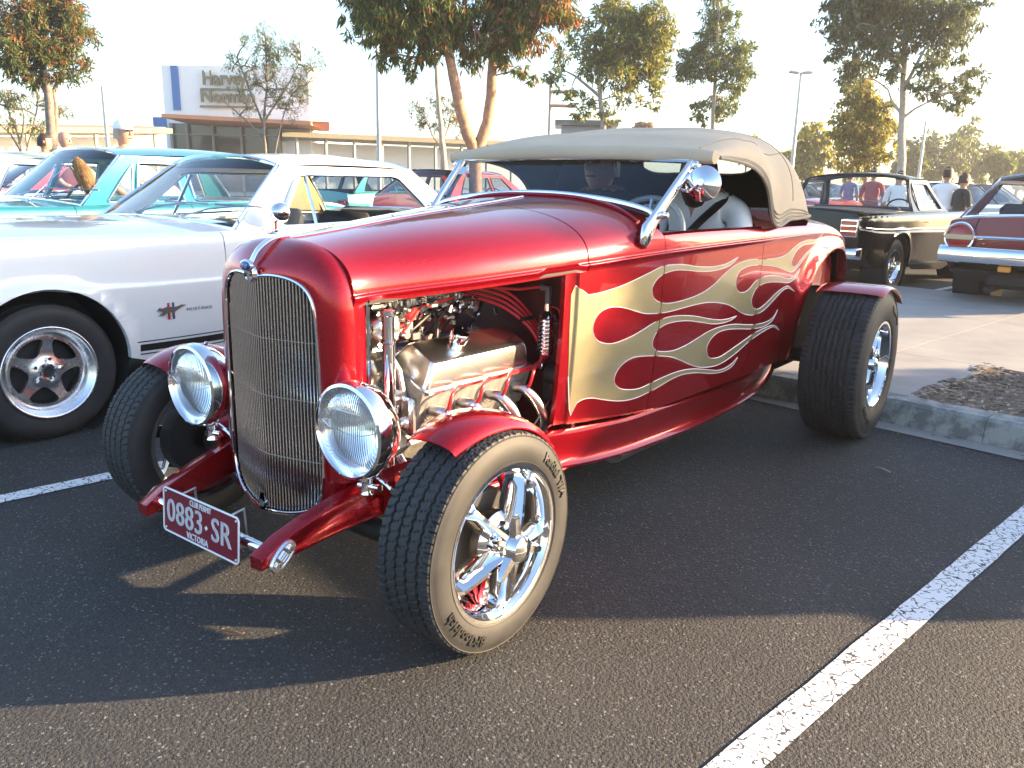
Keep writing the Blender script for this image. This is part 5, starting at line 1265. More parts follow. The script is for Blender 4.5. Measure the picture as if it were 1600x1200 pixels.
def far_shape(k=0):
    S = dict(SEDAN_S); S.update(fine=False, ws=(.85, 1.5), rear=(2.85, 3.5), nose=-.85, tail=3.6, wb=2.65, hw=.87, roof=1.42, windows=[rounded([(1.25, .06), (2.0, .06), (2.0, .86), (1.62, .86)], .05), rounded([(2.08, .06), (3.15, .06), (2.82, .86), (2.08, .86)], .05)], interior=DARK, dash=DARK, seat_mat=DARK, trim=BLACK, ws_glass=GLASSD, rs_glass=GLASSD)
    return S
car('red_sedan', 'red car seen through the open windows of the cream hardtop', dict(far_shape(), fine=True), REDP, (-12.2, 3.0, 0), 0.0)
# red and turquoise cars across the island, seen through the coupe's back window
q = at(570, 300, 15.2); car('red_coupe', 'red car across the paved island behind the white coupe', dict(far_shape(), fine=True), REDP, (q.x + .5, q.y + 3.7, 0), PI + .12)
q = at(478, 300, 18.5); car('pale_blue_sedan', 'pale turquoise car behind the red car across the island', far_shape(), TURQ, (q.x, q.y + 3.5, 0), PI + .15)
# ---- black utility seen from behind
UTE_S = dict(nose=-.95, tail=3.95, hw=.94, wb=2.90, belt=[(-.95, .90), (-.4, .95), (.8, .96), (3.95, .965)], rock=.27, tyre_r=.33, rim_r=.20, arch_r=.40, ws=(.95, 1.40), rear=(2.10, 2.32), roof=1.43, roof_hw=.68, base_hw=.86, door=(.92, 2.12), crown=.035, bed=(2.42, 3.94), windows=[rounded([(1.20, .06), (2.10, .06), (2.06, .88), (1.50, .88)], .05)], interior=DARK, style='chrome', tail_lamp='none', ws_bow=.10, end_bulge=.02, trim=BLACK, rs_glass=GLASS, ws_glass=GLASS, seats=((1.9, 1),), steer=-.4)
UX, UY = -1.04, 12.2
UTE, uside, ugh, utf, utop = car('black_utility', 'black sixties utility with ribbed red tail lights and black tray cover', UTE_S, BLACKP, (UX, UY, 0), PI - math.radians(6))
for sgn in (1, -1):
    h = holder('tail_light', UTE)
    b = MB(); p = utf(.90*sgn, .72); b.box((p.x - .01*sgn, p.y + .03, p.z - .01), (.20, .05, .20), bev=.012); b.build('lamp_housing', CHROME, h)
    for k in range(3): b = MB(); b.box((p.x - .01*sgn, p.y + .056, p.z - .065 + .06*k - .01), (.17, .02, .048), bev=.006); b.build('lamp_lens', REDLENS, h)
b = MB(); b.tube([uside(y, .72) + Vector((.004, 0, 0)) for y in lin(-.5, 3.85, 20)], .008, 5, flat=2)
for q in (b, mirrored(b)): q.build('side_moulding', CHROME, UTE)
# ---- maroon two door seen from behind at the right edge
MAR_S = dict(SEDAN_S); MAR_S.update(tail_lamp='none', windows=[rounded([(1.30, .06), (2.95, .06), (2.75, .86), (1.52, .86)], .06)], doors=(), door=(.95, 2.2), rear_r=.35, rear_w=.30, inset=.10, rb_s=.16, bump_h=.085, interior=DARK, dash=DARK, seat_mat=DARK, belt=[(-.9, .90), (-.4, .955), (.8, .965), (3.2, .97), (3.85, .95)], end_bulge=.03, rock=.36)
MX, MY = 1.58, 11.72
MAR, mside, mgh, mtf, mtop = car('maroon_coupe', 'maroon sixties coupe seen from behind with round red tail lights', MAR_S, MAROON, (MX, MY, 0), PI - math.radians(7))
for sgn in (1, -1):
    h = holder('tail_light', MAR); p = mtf(.82*sgn, .60)
    b = MB(); b.lathe([(.0, .155), (.045, .15), (.06, .14), (.055, .128), (.03, .12)], 36, 'y', p); b.build('lamp_bezel', CHROME, h)
    b = MB(); b.lathe([(.03, .128), (.05, .10), (.06, .05), (.062, 0)], 36, 'y', p); b.build('lamp_lens', REDLENS, h)
    b = MB(); b.box((p.x, p.y + .058, p.z), (.26, .02, .052), bev=.008); b.build('reversing_bar', mat('bar_tan', (.5, .4, .25), .3), h)
b = MB(); b.tube([mtf(q, .60) + Vector((0, .012, 0)) for q in lin(-.66, .66, 11)], .018, 6); b.build('tail_moulding', CHROME, MAR)
b = MB(); b.tube([mtf(q, .32) + Vector((0, .004, 0)) for q in lin(-.68, .68, 9)], .004, 4)
for q in (-.68, .68): b.tube([mtf(q, s) + Vector((0, .004, 0)) for s in lin(.32, .98, 6)], .004, 4)
b.build('boot_seam', BLACK, MAR)
b = MB(); p = mtf(.30, .02); b.box((p.x, p.y + .04, p.z - .04), (.12, .03, .06), bev=.01); b.build('reversing_lamp', AMBER, MAR)
b = MB(); b.cyl((.35, 3.2, .28), (.35, 3.95, .27), .03, 10); b.box((0, 3.3, .36), (.9, .8, .18), bev=.05); b.build('exhaust_pipe', DARK, MAR)
# ---- car standing on the island off to the right; its shadow lies along the roadster's side
VP = Vector((SUN_DIR.x, SUN_DIR.y, 0)).normalized(); VN = Vector((VP.y, -VP.x, 0))
vloc = VN*(-.58) + VP*5.15
car('silver_wagon', 'silver station wagon standing beyond the garden bed to the right', dict(far_shape(), roof=1.62), SILVERP, (vloc.x, vloc.y, .13), math.atan2(-VP.x, VP.y) + .26)
# ---- cars in the far rows
FARC = far_shape(); row = 'cars parked in the far rows'
spots = [(1568, 306, 25, SILVERP, 1.3, 'silver car in the far row right of the two bystanders'), (1534, 318, 19, WHITEP, 1.2, 'white car parked just behind the two bystanders'), (1595, 296, 33, GREYP, 1.5, 'grey car in the far row at the right edge'), (1600, 316, 22, BLUEP, 1.4, 'dark blue car in the far row at the right edge'), (1440, 300, 30, SILVERP, 1.7, 'silver car in the far row beyond the black utility cabin'), (1330, 300, 27, WHITEP, 1.5, 'white car seen through the left of the utility rear window'), (1285, 302, 24, REDP, 1.5, 'red car seen through the left edge of the utility rear window'), (1375, 299, 34, BLUEP, 1.4, 'blue car far behind the utility rear window'), (1238, 304, 30, GREYP, 1.6, 'grey car between the canvas top and the utility')]
proto = None
for (px, py, d, pt, rz, lab) in spots:
    q = at(px, py, d); o = car('parked_car', lab, FARC, pt, (q.x, q.y, 0), rz - .6, row)[0]
# ================================================================ shop building and awnings, far off to the left
WALLW = mat('white_wall', (.88, .88, .87), .7, var=.03)
BLUEW = mat('blue_panel', (.04, .15, .42), .5); FASC = mat('terracotta_fascia', (.48, .22, .12), .6); AWN = mat('awning_lining', (.30, .26, .17), .8, var=.1)
SHOPG = mat('shop_glazing', (.05, .05, .05), .12, coat=.5); POSTM = mat('awning_post', (.28, .27, .24), .6); LET = mat('sign_letter_bronze', (.16, .15, .08), .5)
def ray_plane(px, py, c, n):
    v = CF*FPX + CR*(px - 800) - CU*(py - 600); t = (c - CAM_POS).dot(n)/v.dot(n); return CAM_POS + v*t
c0 = at(262, 230, 62); c1 = at(520, 230, 58)
WD = Vector((c1.x - c0.x, c1.y - c0.y, 0)).normalized(); WNR = Vector((WD.y, -WD.x, 0))
if WNR.dot(CAM_POS - c0) < 0: WNR = -WNR
def wpt(px, py, off=0.0): return ray_plane(px, py, c0 + WNR*off, WNR)
SHOP = thing('shop_building', 'large white store with blue stripe and bronze letters above a terracotta canopy', 'shop')
def wbox(mb, px0, px1, zb, zt, depth, off):
    """box along the shop front between two picture columns, from height zb to zt, standing off the wall"""
    a = wpt(px0, 240, off); b = wpt(px1, 240, off); a.z = b.z = 0; d = (b - a).length; c = (a + b)/2 - WNR*depth/2; c.z = (zb + zt)/2
    mb.box(c, (d, depth, zt - zb), Matrix.Rotation(math.atan2(WD.y, WD.x), 3, 'Z'))
def zat(px, py, off=0.0): return wpt(px, py, off).z
b = MB(); wbox(b, 262, 486, 0, zat(280, 102), 14, 0); b.build('wall', WALLW, SHOP)
b = MB(); wbox(b, 276, 287, zat(280, 172), zat(280, 103), .12, .12); b.build('blue_stripe', BLUEW, SHOP)
zc = zat(360, 180, 4)
b = MB(); o = 4.5
P = [wpt(238, 0, o), wpt(478, 0, o - 1)]; zf = [zat(238, 183, o), zat(478, 195, o - 1)]; zm = zat(262, 182, o)
pp_ = []
for t in lin(0, 1, 8):
    q = P[0].lerp(P[1], t); z = zf[0] + (zf[1] - zf[0])*t + .25*math.sin(PI*min(1, t*4))*0; pp_.append(Vector((q.x, q.y, z)))
b.loft([[p + Vector((0, 0, .22)) for p in pp_], [p for p in pp_], [p - WNR*4.3 + Vector((0, 0, -.15)) for p in pp_], [p - WNR*4.3 + Vector((0, 0, .5)) for p in pp_]], closed=False); b.loft([[p + Vector((0, 0, .22)) for p in pp_], [p - WNR*4.3 + Vector((0, 0, .5)) for p in pp_]], closed=False, flip=True); b.build('canopy', FASC, SHOP)
b = MB(); wbox(b, 268, 440, .3, zat(300, 193, .3), .2, .3); b.build('shop_window', SHOPG, SHOP)
for px in (270, 294, 334, 378, 414, 437):
    b = MB(); wbox(b, px - 1.2, px + 1.2, 0, zat(px, 192, .6), .2, .6); b.build('mullion', POSTM, SHOP)
b = MB(); wbox(b, 268, 440, zat(300, 211, .5), zat(300, 209, .5), .2, .5); b.build('transom', POSTM, SHOP)
b = MB(); wbox(b, 243, 262, zat(250, 198, .2), zat(250, 183, .2), .3, .2); b.build('blue_panel', BLUEW, SHOP)
sgn_ = holder('shop_sign', SHOP)
for s, pxc, pyt, pyb, pxl, pxr in (('Harvey', 352, 110, 136, 317, 386), ('Norman', 357, 139, 163, 314, 398)):
    a = wpt(pxl, (pyt + pyb)/2, .3); e = wpt(pxr, (pyt + pyb)/2, .3); ht = zat(pxc, pyt, .3) - zat(pxc, pyb, .3); wdt = (Vector((e.x - a.x, e.y - a.y, 0))).length
    vs, fs = text_data(s, ht*1.18, .08, bold=.03); x0 = min(p.x for p in vs); x1 = max(p.x for p in vs); k = wdt/(x1 - x0); ctr = (a + e)/2
    ctr.z = (zat(pxc, pyt, .3) + zat(pxc, pyb, .3))/2
    b = MB(); b.add([ctr + WD*((p.x - (x0 + x1)/2)*k) + Vector((0, 0, p.y)) + WNR*p.z for p in vs], fs)
    b.build('sign_lettering', LET, sgn_, smooth=False)
    b = MB(); wbox(b, pxl + 3, pxr, zat(pxc, pyb + 3, .3) - .1, zat(pxc, pyb + 3, .3) + .04, .1, .3); b.build('sign_underline', LET, sgn_)
# long covered walkways either side
def walkway(name, label, px0, px1, py_top0, py_top1, py_und0, d0, d1, nposts, holes=()):
    W = thing(name, label, 'walkway')
    a = at(px0, 235, d0); e = at(px1, 235, d1); a.z = e.z = 0; dr = (e - a).normalized(); nr = Vector((dr.y, -dr.x, 0))
    if nr.dot(CAM_POS - a) < 0: nr = -nr
    za = at(px0, py_top0, d0).z; ze = at(px1, py_top1, d1).z; th = .28
    b = MB(); b.loft([[a + Vector((0, 0, za)), e + Vector((0, 0, ze))], [a + Vector((0, 0, za - th)), e + Vector((0, 0, ze - th))], [a - nr*3 + Vector((0, 0, za - th - .1)), e - nr*3 + Vector((0, 0, ze - th - .1))], [a - nr*3 + Vector((0, 0, za + .2)), e - nr*3 + Vector((0, 0, ze + .2))], [a + Vector((0, 0, za)), e + Vector((0, 0, ze))]], closed=False); b.build('awning', AWN, W, 20)
    b = MB(); f = a - nr*2.9; g_ = e - nr*2.9; b.loft([[f, g_], [f + Vector((0, 0, za - th - .2)), g_ + Vector((0, 0, ze - th - .2))]], closed=False); b.build('wall', WALLW, W)
    for i in range(nposts):
        t = (i + .5)/nposts; q = a.lerp(e, t) - nr*.4; b = MB(); b.box(q + Vector((0, 0, (za - th)/2 + t*(ze - za)/2)), (.16, .16, za - th + t*(ze - za))); b.build('post', POSTM, W)
    for t in holes:
        q = a.lerp(e, t) - nr*2.85; b = MB()
        pts = [(-.32, .9), (.32, .9), (.32, 1.75)] + [(.32*math.cos(x), 1.75 + .32*math.sin(x)) for x in lin(.2, PI - .2, 7)] + [(-.32, 1.75)]
        b.add([q + dr*x + Vector((0, 0, z)) + nr*.03 for x, z in pts], [list(range(len(pts)))]); b.build('arched_opening', SHOPG, W)
    return W
walkway('covered_walkway', 'long low awning with posts and white wall to the left of the white store', -260, 272, 194, 201, 230, 46, 55, 9)
walkway('covered_walkway', 'long low awning with posts and arched openings to the right of the white store', 442, 860, 206, 224, 232, 56, 60, 10, (.45, .50))
# ================================================================ added volume standing in for lens glare, a thin haze over the car park
hz = MB(); hz.box((0, 0, 9.0), (304, 304, 20.0)); HZ = hz.build('glare_haze', bpy.data.materials.new('glare_haze_air'), smooth=False); HZ['kind'] = 'stuff'
hm_ = HZ.data.materials[0]; hm_.use_nodes = True; ht_ = hm_.node_tree; ht_.nodes.remove(ht_.nodes['Principled BSDF'])
pv = ht_.nodes.new('ShaderNodeVolumePrincipled'); pv.inputs['Color'].default_value = (.95, .93, .9, 1); pv.inputs['Density'].default_value = .0019; pv.inputs['Anisotropy'].default_value = .55
ht_.links.new(pv.outputs[0], ht_.nodes['Material Output'].inputs['Volume'])
# ================================================================ poles
GALV = mat('galvanised', (.45, .46, .47), .5, .6)
def pole(label, px, pyt, d, r, head=None, name='light_pole', cat='pole'):
    p = at(px, pyt, d); t = thing(name, label, cat, (p.x, p.y, 0)); b = MB(); b.tube([(0, 0, 0), (0, 0, p.z*.5), (0, 0, p.z)], [r*1.3, r*1.1, r*.8], 10); b.build('shaft', GALV, t)
    b = MB(); b.lathe([(0, r*2.4), (.03, r*2.4), (.05, r*1.4)], 12, 'z'); b.build('base_plate', GALV, t)
    if head:
        for s in (1, -1):
            b = MB(); c = Vector(CR) ; c.z = 0; c.normalize(); q = Vector((0, 0, p.z)) + c*(s*head*.55); b.box(q, (head*.8, .32, .12), Matrix.Rotation(math.atan2(c.y, c.x), 3, 'Z') @ Matrix.Rotation(s*-.08, 3, 'Y'), bev=.04); b.cyl((0, 0, p.z - .02), q, .03, 6); b.build('lamp_head', GALV, t)
    return t
pole('tall pale light pole with twin flat lamp heads behind the black utility', 1252, 113, 44, .085, .62, 'street_lamp', 'street lamp')
pole('tall slim grey pole rising behind the white coupe roof', 589, 60, 30, .07)
pole('short grey pole standing right of the leafy orange tipped tree', 160, 135, 45, .10)
pole('slim pale pole in front of the tree line right of the big gum', 1447, 189, 34, .05)
pole('faint thin pole beyond the rear of the canvas top', 1187, 190, 50, .05)
fs_ = thing('sign_frame', 'sign frame with two red rails on a post behind the roadster roof', 'sign', tuple(at(859, 180, 40).xy) + (0,))
for nm, pts, r, m in (('post', [(857, 130), (858, 190)], .07, POSTM), ('rail', [(858, 143), (900, 144)], .08, FASC), ('rail', [(858, 165), (900, 166)], .08, FASC)):
    b = MB(); q = [at(x, y, 40) - fs_.location for x, y in pts]
    if nm == 'post': q = [Vector((0, 0, 0)), Vector((0, 0, at(857, 130, 40).z))]
    b.tube(q, r, 6); b.build(nm, m, fs_)
hut = thing('flat_roofed_hut', 'small flat roofed hut behind the roadster roof', 'hut', tuple(at(915, 205, 42).xy) + (0,), -YAW*0)
b = MB(); zt = at(905, 191, 42).z; b.box((0, 0, zt - .12), (3.0, 3.0, .24), Matrix.Rotation(.6, 3, 'Z')); b.build('roof', GREYP, hut); b = MB(); b.box((0, 0, (zt - .25)/2), (2.4, 2.4, zt - .25), Matrix.Rotation(.6, 3, 'Z')); b.build('wall', mat('hut_wall', (.3, .3, .32), .7), hut)
b = MB(); b.box((0, 0, zt*.6), (2.45, 1.6, zt*.3), Matrix.Rotation(.6, 3, 'Z')); b.build('window', SHOPG, hut)
# ================================================================ trees
def leafmat(name, c, var=.35):
    m, t, b, L = nodemat(name); N = t.nodes.new
    g_ = N('ShaderNodeNewGeometry'); mp = N('ShaderNodeMixRGB'); mp.inputs[1].default_value = (*[x*(1 - var) for x in c], 1); mp.inputs[2].default_value = (*[x*(1 + var) for x in c], 1)
    L.new(g_.outputs['Random Per Island'], mp.inputs[0]); L.new(mp.outputs[0], b.inputs['Base Color']); b.inputs['Roughness'].default_value = .5
    tr = N('ShaderNodeBsdfTranslucent'); L.new(mp.outputs[0], tr.inputs[0]); mx = N('ShaderNodeMixShader'); mx.inputs[0].default_value = .5
    o = t.nodes['Material Output']; L.new(b.outputs[0], mx.inputs[1]); L.new(tr.outputs[0], mx.inputs[2]); L.new(mx.outputs[0], o.inputs[0]); return m
LG = leafmat('gum_leaf_green', (.15, .185, .042)); LD = leafmat('gum_leaf_dark', (.095, .12, .035)); LO = leafmat('gum_leaf_orange', (.42, .15, .05)); LY = leafmat('leaf_yellow_green', (.36, .30, .05)); LB = leafmat('leaf_blue_green', (.14, .155, .09))
BARKO = mat('warm_bark', (.34, .20, .13), .9, var=.3, vscale=14, bump=.5, bscale=30); BARKG = mat('grey_bark', (.22, .18, .15), .9, var=.3, vscale=12, bump=.5, bscale=30); BARKP = mat('pale_bark', (.42, .36, .29), .85, var=.2, vscale=9, bump=.3, bscale=20)
def tree(label, d, base_px, trunks, clumps, leaf, n, mats, bark, droop=.6, slim=.28, name='gum_tree', cat='tree', seed=1, group=None, tips=None, depth=.9, hollow=.35):
    """trunks: [(pixel path, r0, r1)], clumps: [(px, py, rx, ry)] in photograph pixels at distance d"""
    rn = random.Random(seed); bp = at(base_px[0], base_px[1], d); root = thing(name, label, cat, (bp.x, bp.y, 0), 0, group)
    o = Vector((bp.x, bp.y, 0)); k = d/FPX*1.02; right = Vector((CR.x, CR.y, 0)).normalized(); fwd = Vector((CF.x, CF.y, 0)).normalized()
    tips_ = []
    for i, (path, r0, r1) in enumerate(trunks):
        b = MB(); dd = rn.uniform(-.5, .5)
        pts = [at(x, y, d + dd*j/len(path)) - o for j, (x, y) in enumerate(path)]
        if i == 0 or path[0] == trunks[0][0][0]: pts = [Vector((pts[0].x, pts[0].y, -.05))] + pts if pts[0].z > .1 else pts
        sp = smooth_path(pts, 5); nn = len(sp)
        rad = [max(.008, .78*(r0 + (r1 - r0)*j/(nn - 1))*(1 + .12*pnoise(Vector((j*.7, i*3, seed))))) for j in range(nn)]
        sp = [p + Vector((.02*pnoise(p*3), .02*pnoise(p*3 + Vector((5, 5, 5))), 0)) for p in sp]
        b.tube(sp, rad, 9); b.build('trunk' if i == 0 else 'limb', bark, root, 60)
        tips_ += sp[len(sp)//2:]
    cr = MB(); tw = MB(); tot = sum(c[2]*c[3] for c in clumps)
    for (px, py, rx, ry) in clumps:
        dz = rn.uniform(-depth, depth)*max(rx, ry)*k; c = at(px, py, d) - o + fwd*dz
        a = min(tips_, key=lambda p: (p - c).length) if tips_ else Vector((0, 0, 0))
        if (a - c).length < 6:
            mid = a.lerp(c, .5) + Vector((0, 0, .12*(a - c).length)); tw.tube(smooth_path([a, mid, c], 4), [max(.008, .0010*d)*q for q in (1, .95, .9, .85, .8, .7, .6, .5, .4)], 5)
        for q in range(5):
            e = c + right*(rn.uniform(-.7, .7)*rx*k) + fwd*(rn.uniform(-.7, .7)*rx*k) + Vector((0, 0, rn.uniform(-.5, .7)*ry*k)); tw.tube([c, c.lerp(e, .5) + Vector((0, 0, .05)), e], [.0006*d, .0005*d, .0003*d], 4)
        m = int(1.7*n*rx*ry/tot)
        sub = [(rn.gauss(0, .5), rn.gauss(0, .5), rn.gauss(0, .5)) for _ in range(max(5, m//28))]
        for _ in range(m):
            s = rn.choice(sub); v = Vector((s[0] + rn.gauss(0, .16), s[1] + rn.gauss(0, .16), s[2] + rn.gauss(0, .16)))
            if v.length > 1.15: v *= 1.15/v.length*rn.uniform(.8, 1)
            p = c + right*(v.x*rx*k) + fwd*(v.y*max(rx, ry)*.9*k) + Vector((0, 0, v.z*ry*k))
            L_ = leaf*.78*rn.uniform(.55, 1.3); dr = Vector((rn.gauss(0, 1), rn.gauss(0, 1), rn.gauss(0, 1) - droop*2)).normalized()
            sd = dr.cross(Vector((rn.gauss(0, 1), rn.gauss(0, 1), rn.gauss(0, 1)))).normalized()*(L_*slim*.5); nrm = dr.cross(sd).normalized()*(L_*.06)
            hgt = (p.z - (at(px, clumps[0][1], d).z))
            mi = 0 if rn.random() < .62 else 1
            if tips and rn.random() < tips(v, px, py): mi = 2
            cr.cur = mi
            cr.add([p, p + dr*L_*.45 + sd + nrm, p + dr*L_, p + dr*L_*.45 - sd + nrm], [[0, 1, 2, 3]])
    cr.build('crown', mats, root, smooth=False); tag(tw.build('twigs', bark, root), kind='stuff')
    return root
def blob(x0, x1, y0, y1, n, r, seed, fy=1.0, inside=None):
    rn = random.Random(seed); out = []
    while len(out) < n:
        a, b_ = rn.random()*2 - 1, rn.random()*2 - 1
        if a*a + b_*b_ > 1: continue
        s = r*rn.uniform(.7, 1.25); out.append(((x0 + x1)/2 + a*(x1 - x0)/2, (y0 + y1)/2 + b_*(y1 - y0)/2, s, s*fy))
    return out
# left: dense round crown with orange new growth
tree('dense round gum with orange new leaves at the left edge', 22, (82, 262), [([(82, 262), (80, 200), (76, 150), (72, 110)], .17, .10), ([(78, 160), (95, 120), (108, 95)], .08, .03), ([(76, 150), (50, 110), (35, 85)], .08, .03), ([(84, 240), (88, 190), (84, 140)], .09, .05)],
     blob(5, 122, -20, 112, 34, 22, 5) + [(18, 105, 22, 18), (52, 128, 18, 14), (115, 112, 22, 18), (135, 98, 13, 11), (10, 60, 24, 24), (90, 125, 16, 10), (70, 10, 30, 24), (40, 20, 26, 22)], .17, 9500, [LD, LG, LO], BARKG, seed=11, tips=lambda v, x, y: .34 if v.z > .25 else .10, droop=.5, slim=.26)
tree('wispy sparse shrub behind the cream hardtop at the left edge', 26, (38, 250), [([(38, 262), (28, 210), (10, 165)], .06, .02), ([(38, 250), (52, 200), (60, 160)], .05, .02), ([(38, 250), (20, 215), (-5, 190)], .04, .015), ([(30, 225), (38, 190), (30, 150)], .04, .015)], blob(-25, 95, 140, 205, 22, 15, 8), .13, 1500, [LG, LB, LY], BARKG, seed=12, name='shrub', cat='shrub', slim=.22)
tree('sparse feathery tree in front of the white store sign', 28, (415, 240), [([(415, 240), (412, 190), (418, 130), (415, 80)], .08, .02), ([(413, 200), (390, 140), (370, 90)], .05, .015), ([(413, 190), (445, 140), (470, 95)], .05, .015), ([(414, 215), (375, 180), (352, 160)], .04, .015), ([(430, 240), (440, 190), (455, 150)], .04, .015)],
     blob(358, 492, 55, 190, 38, 17, 21, 1.3) + [(415, 60, 14, 22), (385, 75, 18, 22), (455, 85, 18, 22), (480, 110, 14, 18)], .15, 4200, [LG, LB, LY], BARKG, seed=13, name='feathery_tree', slim=.17, droop=-.5)
# centre: tall gum with two leaning trunks, crown cut by the top of the picture
tree('big gum with two leaning orange trunks and rusty leaves above the canvas top', 15, (742, 250), [([(742, 250), (728, 205), (712, 140), (700, 80), (690, 20)], .155, .09), ([(746, 235), (762, 190), (770, 120), (772, 60), (770, 0)], .14, .08), ([(705, 100), (680, 60), (640, 30)], .06, .02), ([(770, 95), (800, 55), (850, 25)], .05, .02), ([(770, 80), (740, 40), (725, 0)], .05, .02), ([(700, 80), (660, 90), (620, 85)], .04, .015)],
     blob(550, 900, -60, 70, 54, 34, 31, .9) + [(570, 40, 28, 30), (610, 70, 28, 24), (640, 95, 24, 20), (600, 95, 22, 16), (660, 70, 26, 24), (645, 115, 13, 11), (790, 95, 24, 14), (815, 112, 20, 11), (835, 122, 12, 8), (740, 85, 20, 12), (745, 75, 22, 18), (805, 70, 26, 18), (850, 40, 30, 22), (885, 15, 26, 22), (580, 10, 30, 30), (690, 40, 32, 26)], .19, 15000, [LG, LD, LO], BARKO, seed=14, tips=lambda v, x, y: (.30 if x > 790 and y < 60 else .08), droop=1.0, slim=.22)
tree('slender pale gum trunk left of the leaning orange trunks', 17, (694, 262), [([(694, 262), (690, 210), (684, 150), (680, 70)], .085, .05)], [(672, 40, 22, 20), (690, 30, 20, 18)], .18, 500, [LG, LD, LO], BARKP, seed=15)
tree('small upright shrub growing behind the pale gum trunk', 24, (690, 245), [([(690, 245), (675, 210), (658, 170)], .04, .012), ([(690, 245), (700, 200), (712, 160)], .04, .012), ([(690, 240), (688, 200), (684, 160)], .04, .012)], blob(645, 720, 145, 215, 18, 11, 41, 1.5), .11, 1300, [LB, LG, LY], BARKO, seed=16, name='shrub', cat='shrub', slim=.22, droop=-.6)
tree('broad leafy gum right of the big leaning gum', 27, (943, 250), [([(945, 250), (942, 195), (936, 130), (930, 60)], .16, .06), ([(938, 140), (965, 100), (990, 70)], .07, .02), ([(936, 150), (900, 120), (880, 110)], .07, .02)],
     blob(900, 1040, 5, 125, 34, 24, 51) + [(880, 80, 20, 24), (872, 120, 20, 20), (890, 148, 20, 16), (925, 160, 22, 16), (950, 175, 18, 14), (905, 175, 16, 12), (980, 155, 20, 14), (1022, 155, 13, 16), (1015, 130, 14, 12), (970, 20, 30, 20)], .22, 9000, [LG, LY, LD], BARKP, seed=17, droop=.5, slim=.34)
tree('tall narrow gum standing above the rear of the canvas top', 30, (1114, 250), [([(1112, 260), (1114, 190), (1118, 120), (1122, 40), (1124, -20)], .12, .05)],
     [(1122, 10, 24, 24), (1125, 45, 26, 22), (1110, 60, 22, 18), (1105, 82, 26, 20), (1075, 95, 20, 18), (1068, 110, 14, 12), (1090, 115, 24, 18), (1140, 85, 26, 20), (1160, 75, 18, 16), (1150, 110, 24, 18), (1140, 135, 24, 18), (1135, 160, 22, 16), (1100, 165, 18, 14), (1095, 185, 12, 10), (1130, 178, 16, 10), (1118, 100, 24, 22), (1118, -15, 24, 20), (1085, 80, 16, 14), (1145, 25, 12, 14)], .20, 6800, [LG, LD, LY], BARKP, seed=18, slim=.34)
tree('large spreading gum with pale trunk at the upper right', 23, (1408, 265), [([(1408, 265), (1408, 215), (1410, 160), (1412, 110), (1416, 60), (1420, 10)], .145, .06), ([(1409, 180), (1395, 160), (1388, 140)], .06, .02), ([(1412, 140), (1440, 85), (1462, 55)], .07, .02), ([(1410, 185), (1430, 170), (1450, 160)], .05, .02), ([(1413, 120), (1395, 90), (1370, 60)], .06, .02)],
     blob(1290, 1500, -40, 75, 36, 27, 61) + [(1300, 25, 22, 20), (1320, 70, 26, 22), (1330, 105, 26, 20), (1350, 120, 26, 20), (1375, 90, 28, 22), (1395, 115, 22, 18), (1310, 60, 22, 18), (1460, 100, 28, 18), (1490, 85, 20, 14), (1450, 130, 26, 18), (1480, 145, 24, 16), (1500, 125, 22, 14), (1525, 118, 16, 14), (1520, 145, 16, 10), (1490, 168, 18, 9), (1440, 150, 18, 12), (1500, 20, 24, 14), (1530, 10, 18, 8)], .20, 11500, [LD, LB, LG], BARKP, seed=19, slim=.34, droop=.7)
tree('bushy yellow green tree under the large spreading gum', 27, (1352, 280), [([(1352, 285), (1352, 240), (1354, 190)], .10, .04)], blob(1305, 1402, 135, 270, 34, 19, 71) + [(1385, 225, 18, 22), (1345, 160, 22, 18), (1380, 250, 20, 16)], .19, 6500, [LY, LG, LD], BARKO, seed=20, slim=.36, tips=lambda v, x, y: 0)
gsp = 'trees along the far edge of the car park'
far = [(1272, 245, 40, 44, 46, 'rounded olive tree behind the rear of the canvas top', LY), (1235, 262, 24, 26, 50, 'small tree peeping out beside the canvas top', LY), (1465, 235, 48, 56, 62, 'umbrella shaped tree right of the pale gum trunk', LD), (1525, 240, 44, 50, 66, 'broad dark tree behind the two bystanders', LD), (1425, 255, 26, 22, 58, 'low dark tree left of the umbrella shaped tree', LD), (1562, 255, 22, 26, 55, 'bright green bush right of the bystanders', LG), (1590, 262, 26, 28, 60, 'round tree at the right edge of the tree line', LG), (1165, 232, 26, 18, 60, 'low yellowish tree just over the canvas top', LY), (1005, 200, 13, 9, 70, 'tiny orange topped tree on the skyline over the canvas top', LO)]
for i, (px, py, rx, ry, d, lab, m0) in enumerate(far):
    tree(lab, d, (px, 280), [([(px, 285), (px, py + ry*.6), (px + 2, py)], .14, .05)], blob(px - rx*.8, px + rx*.8, py - ry*.75, py + ry*.9, 16, min(rx, ry)*.42, 80 + i), .40, 1700, [m0, LG, LD], BARKG, seed=30 + i, name='far_tree', slim=.5, group=gsp)
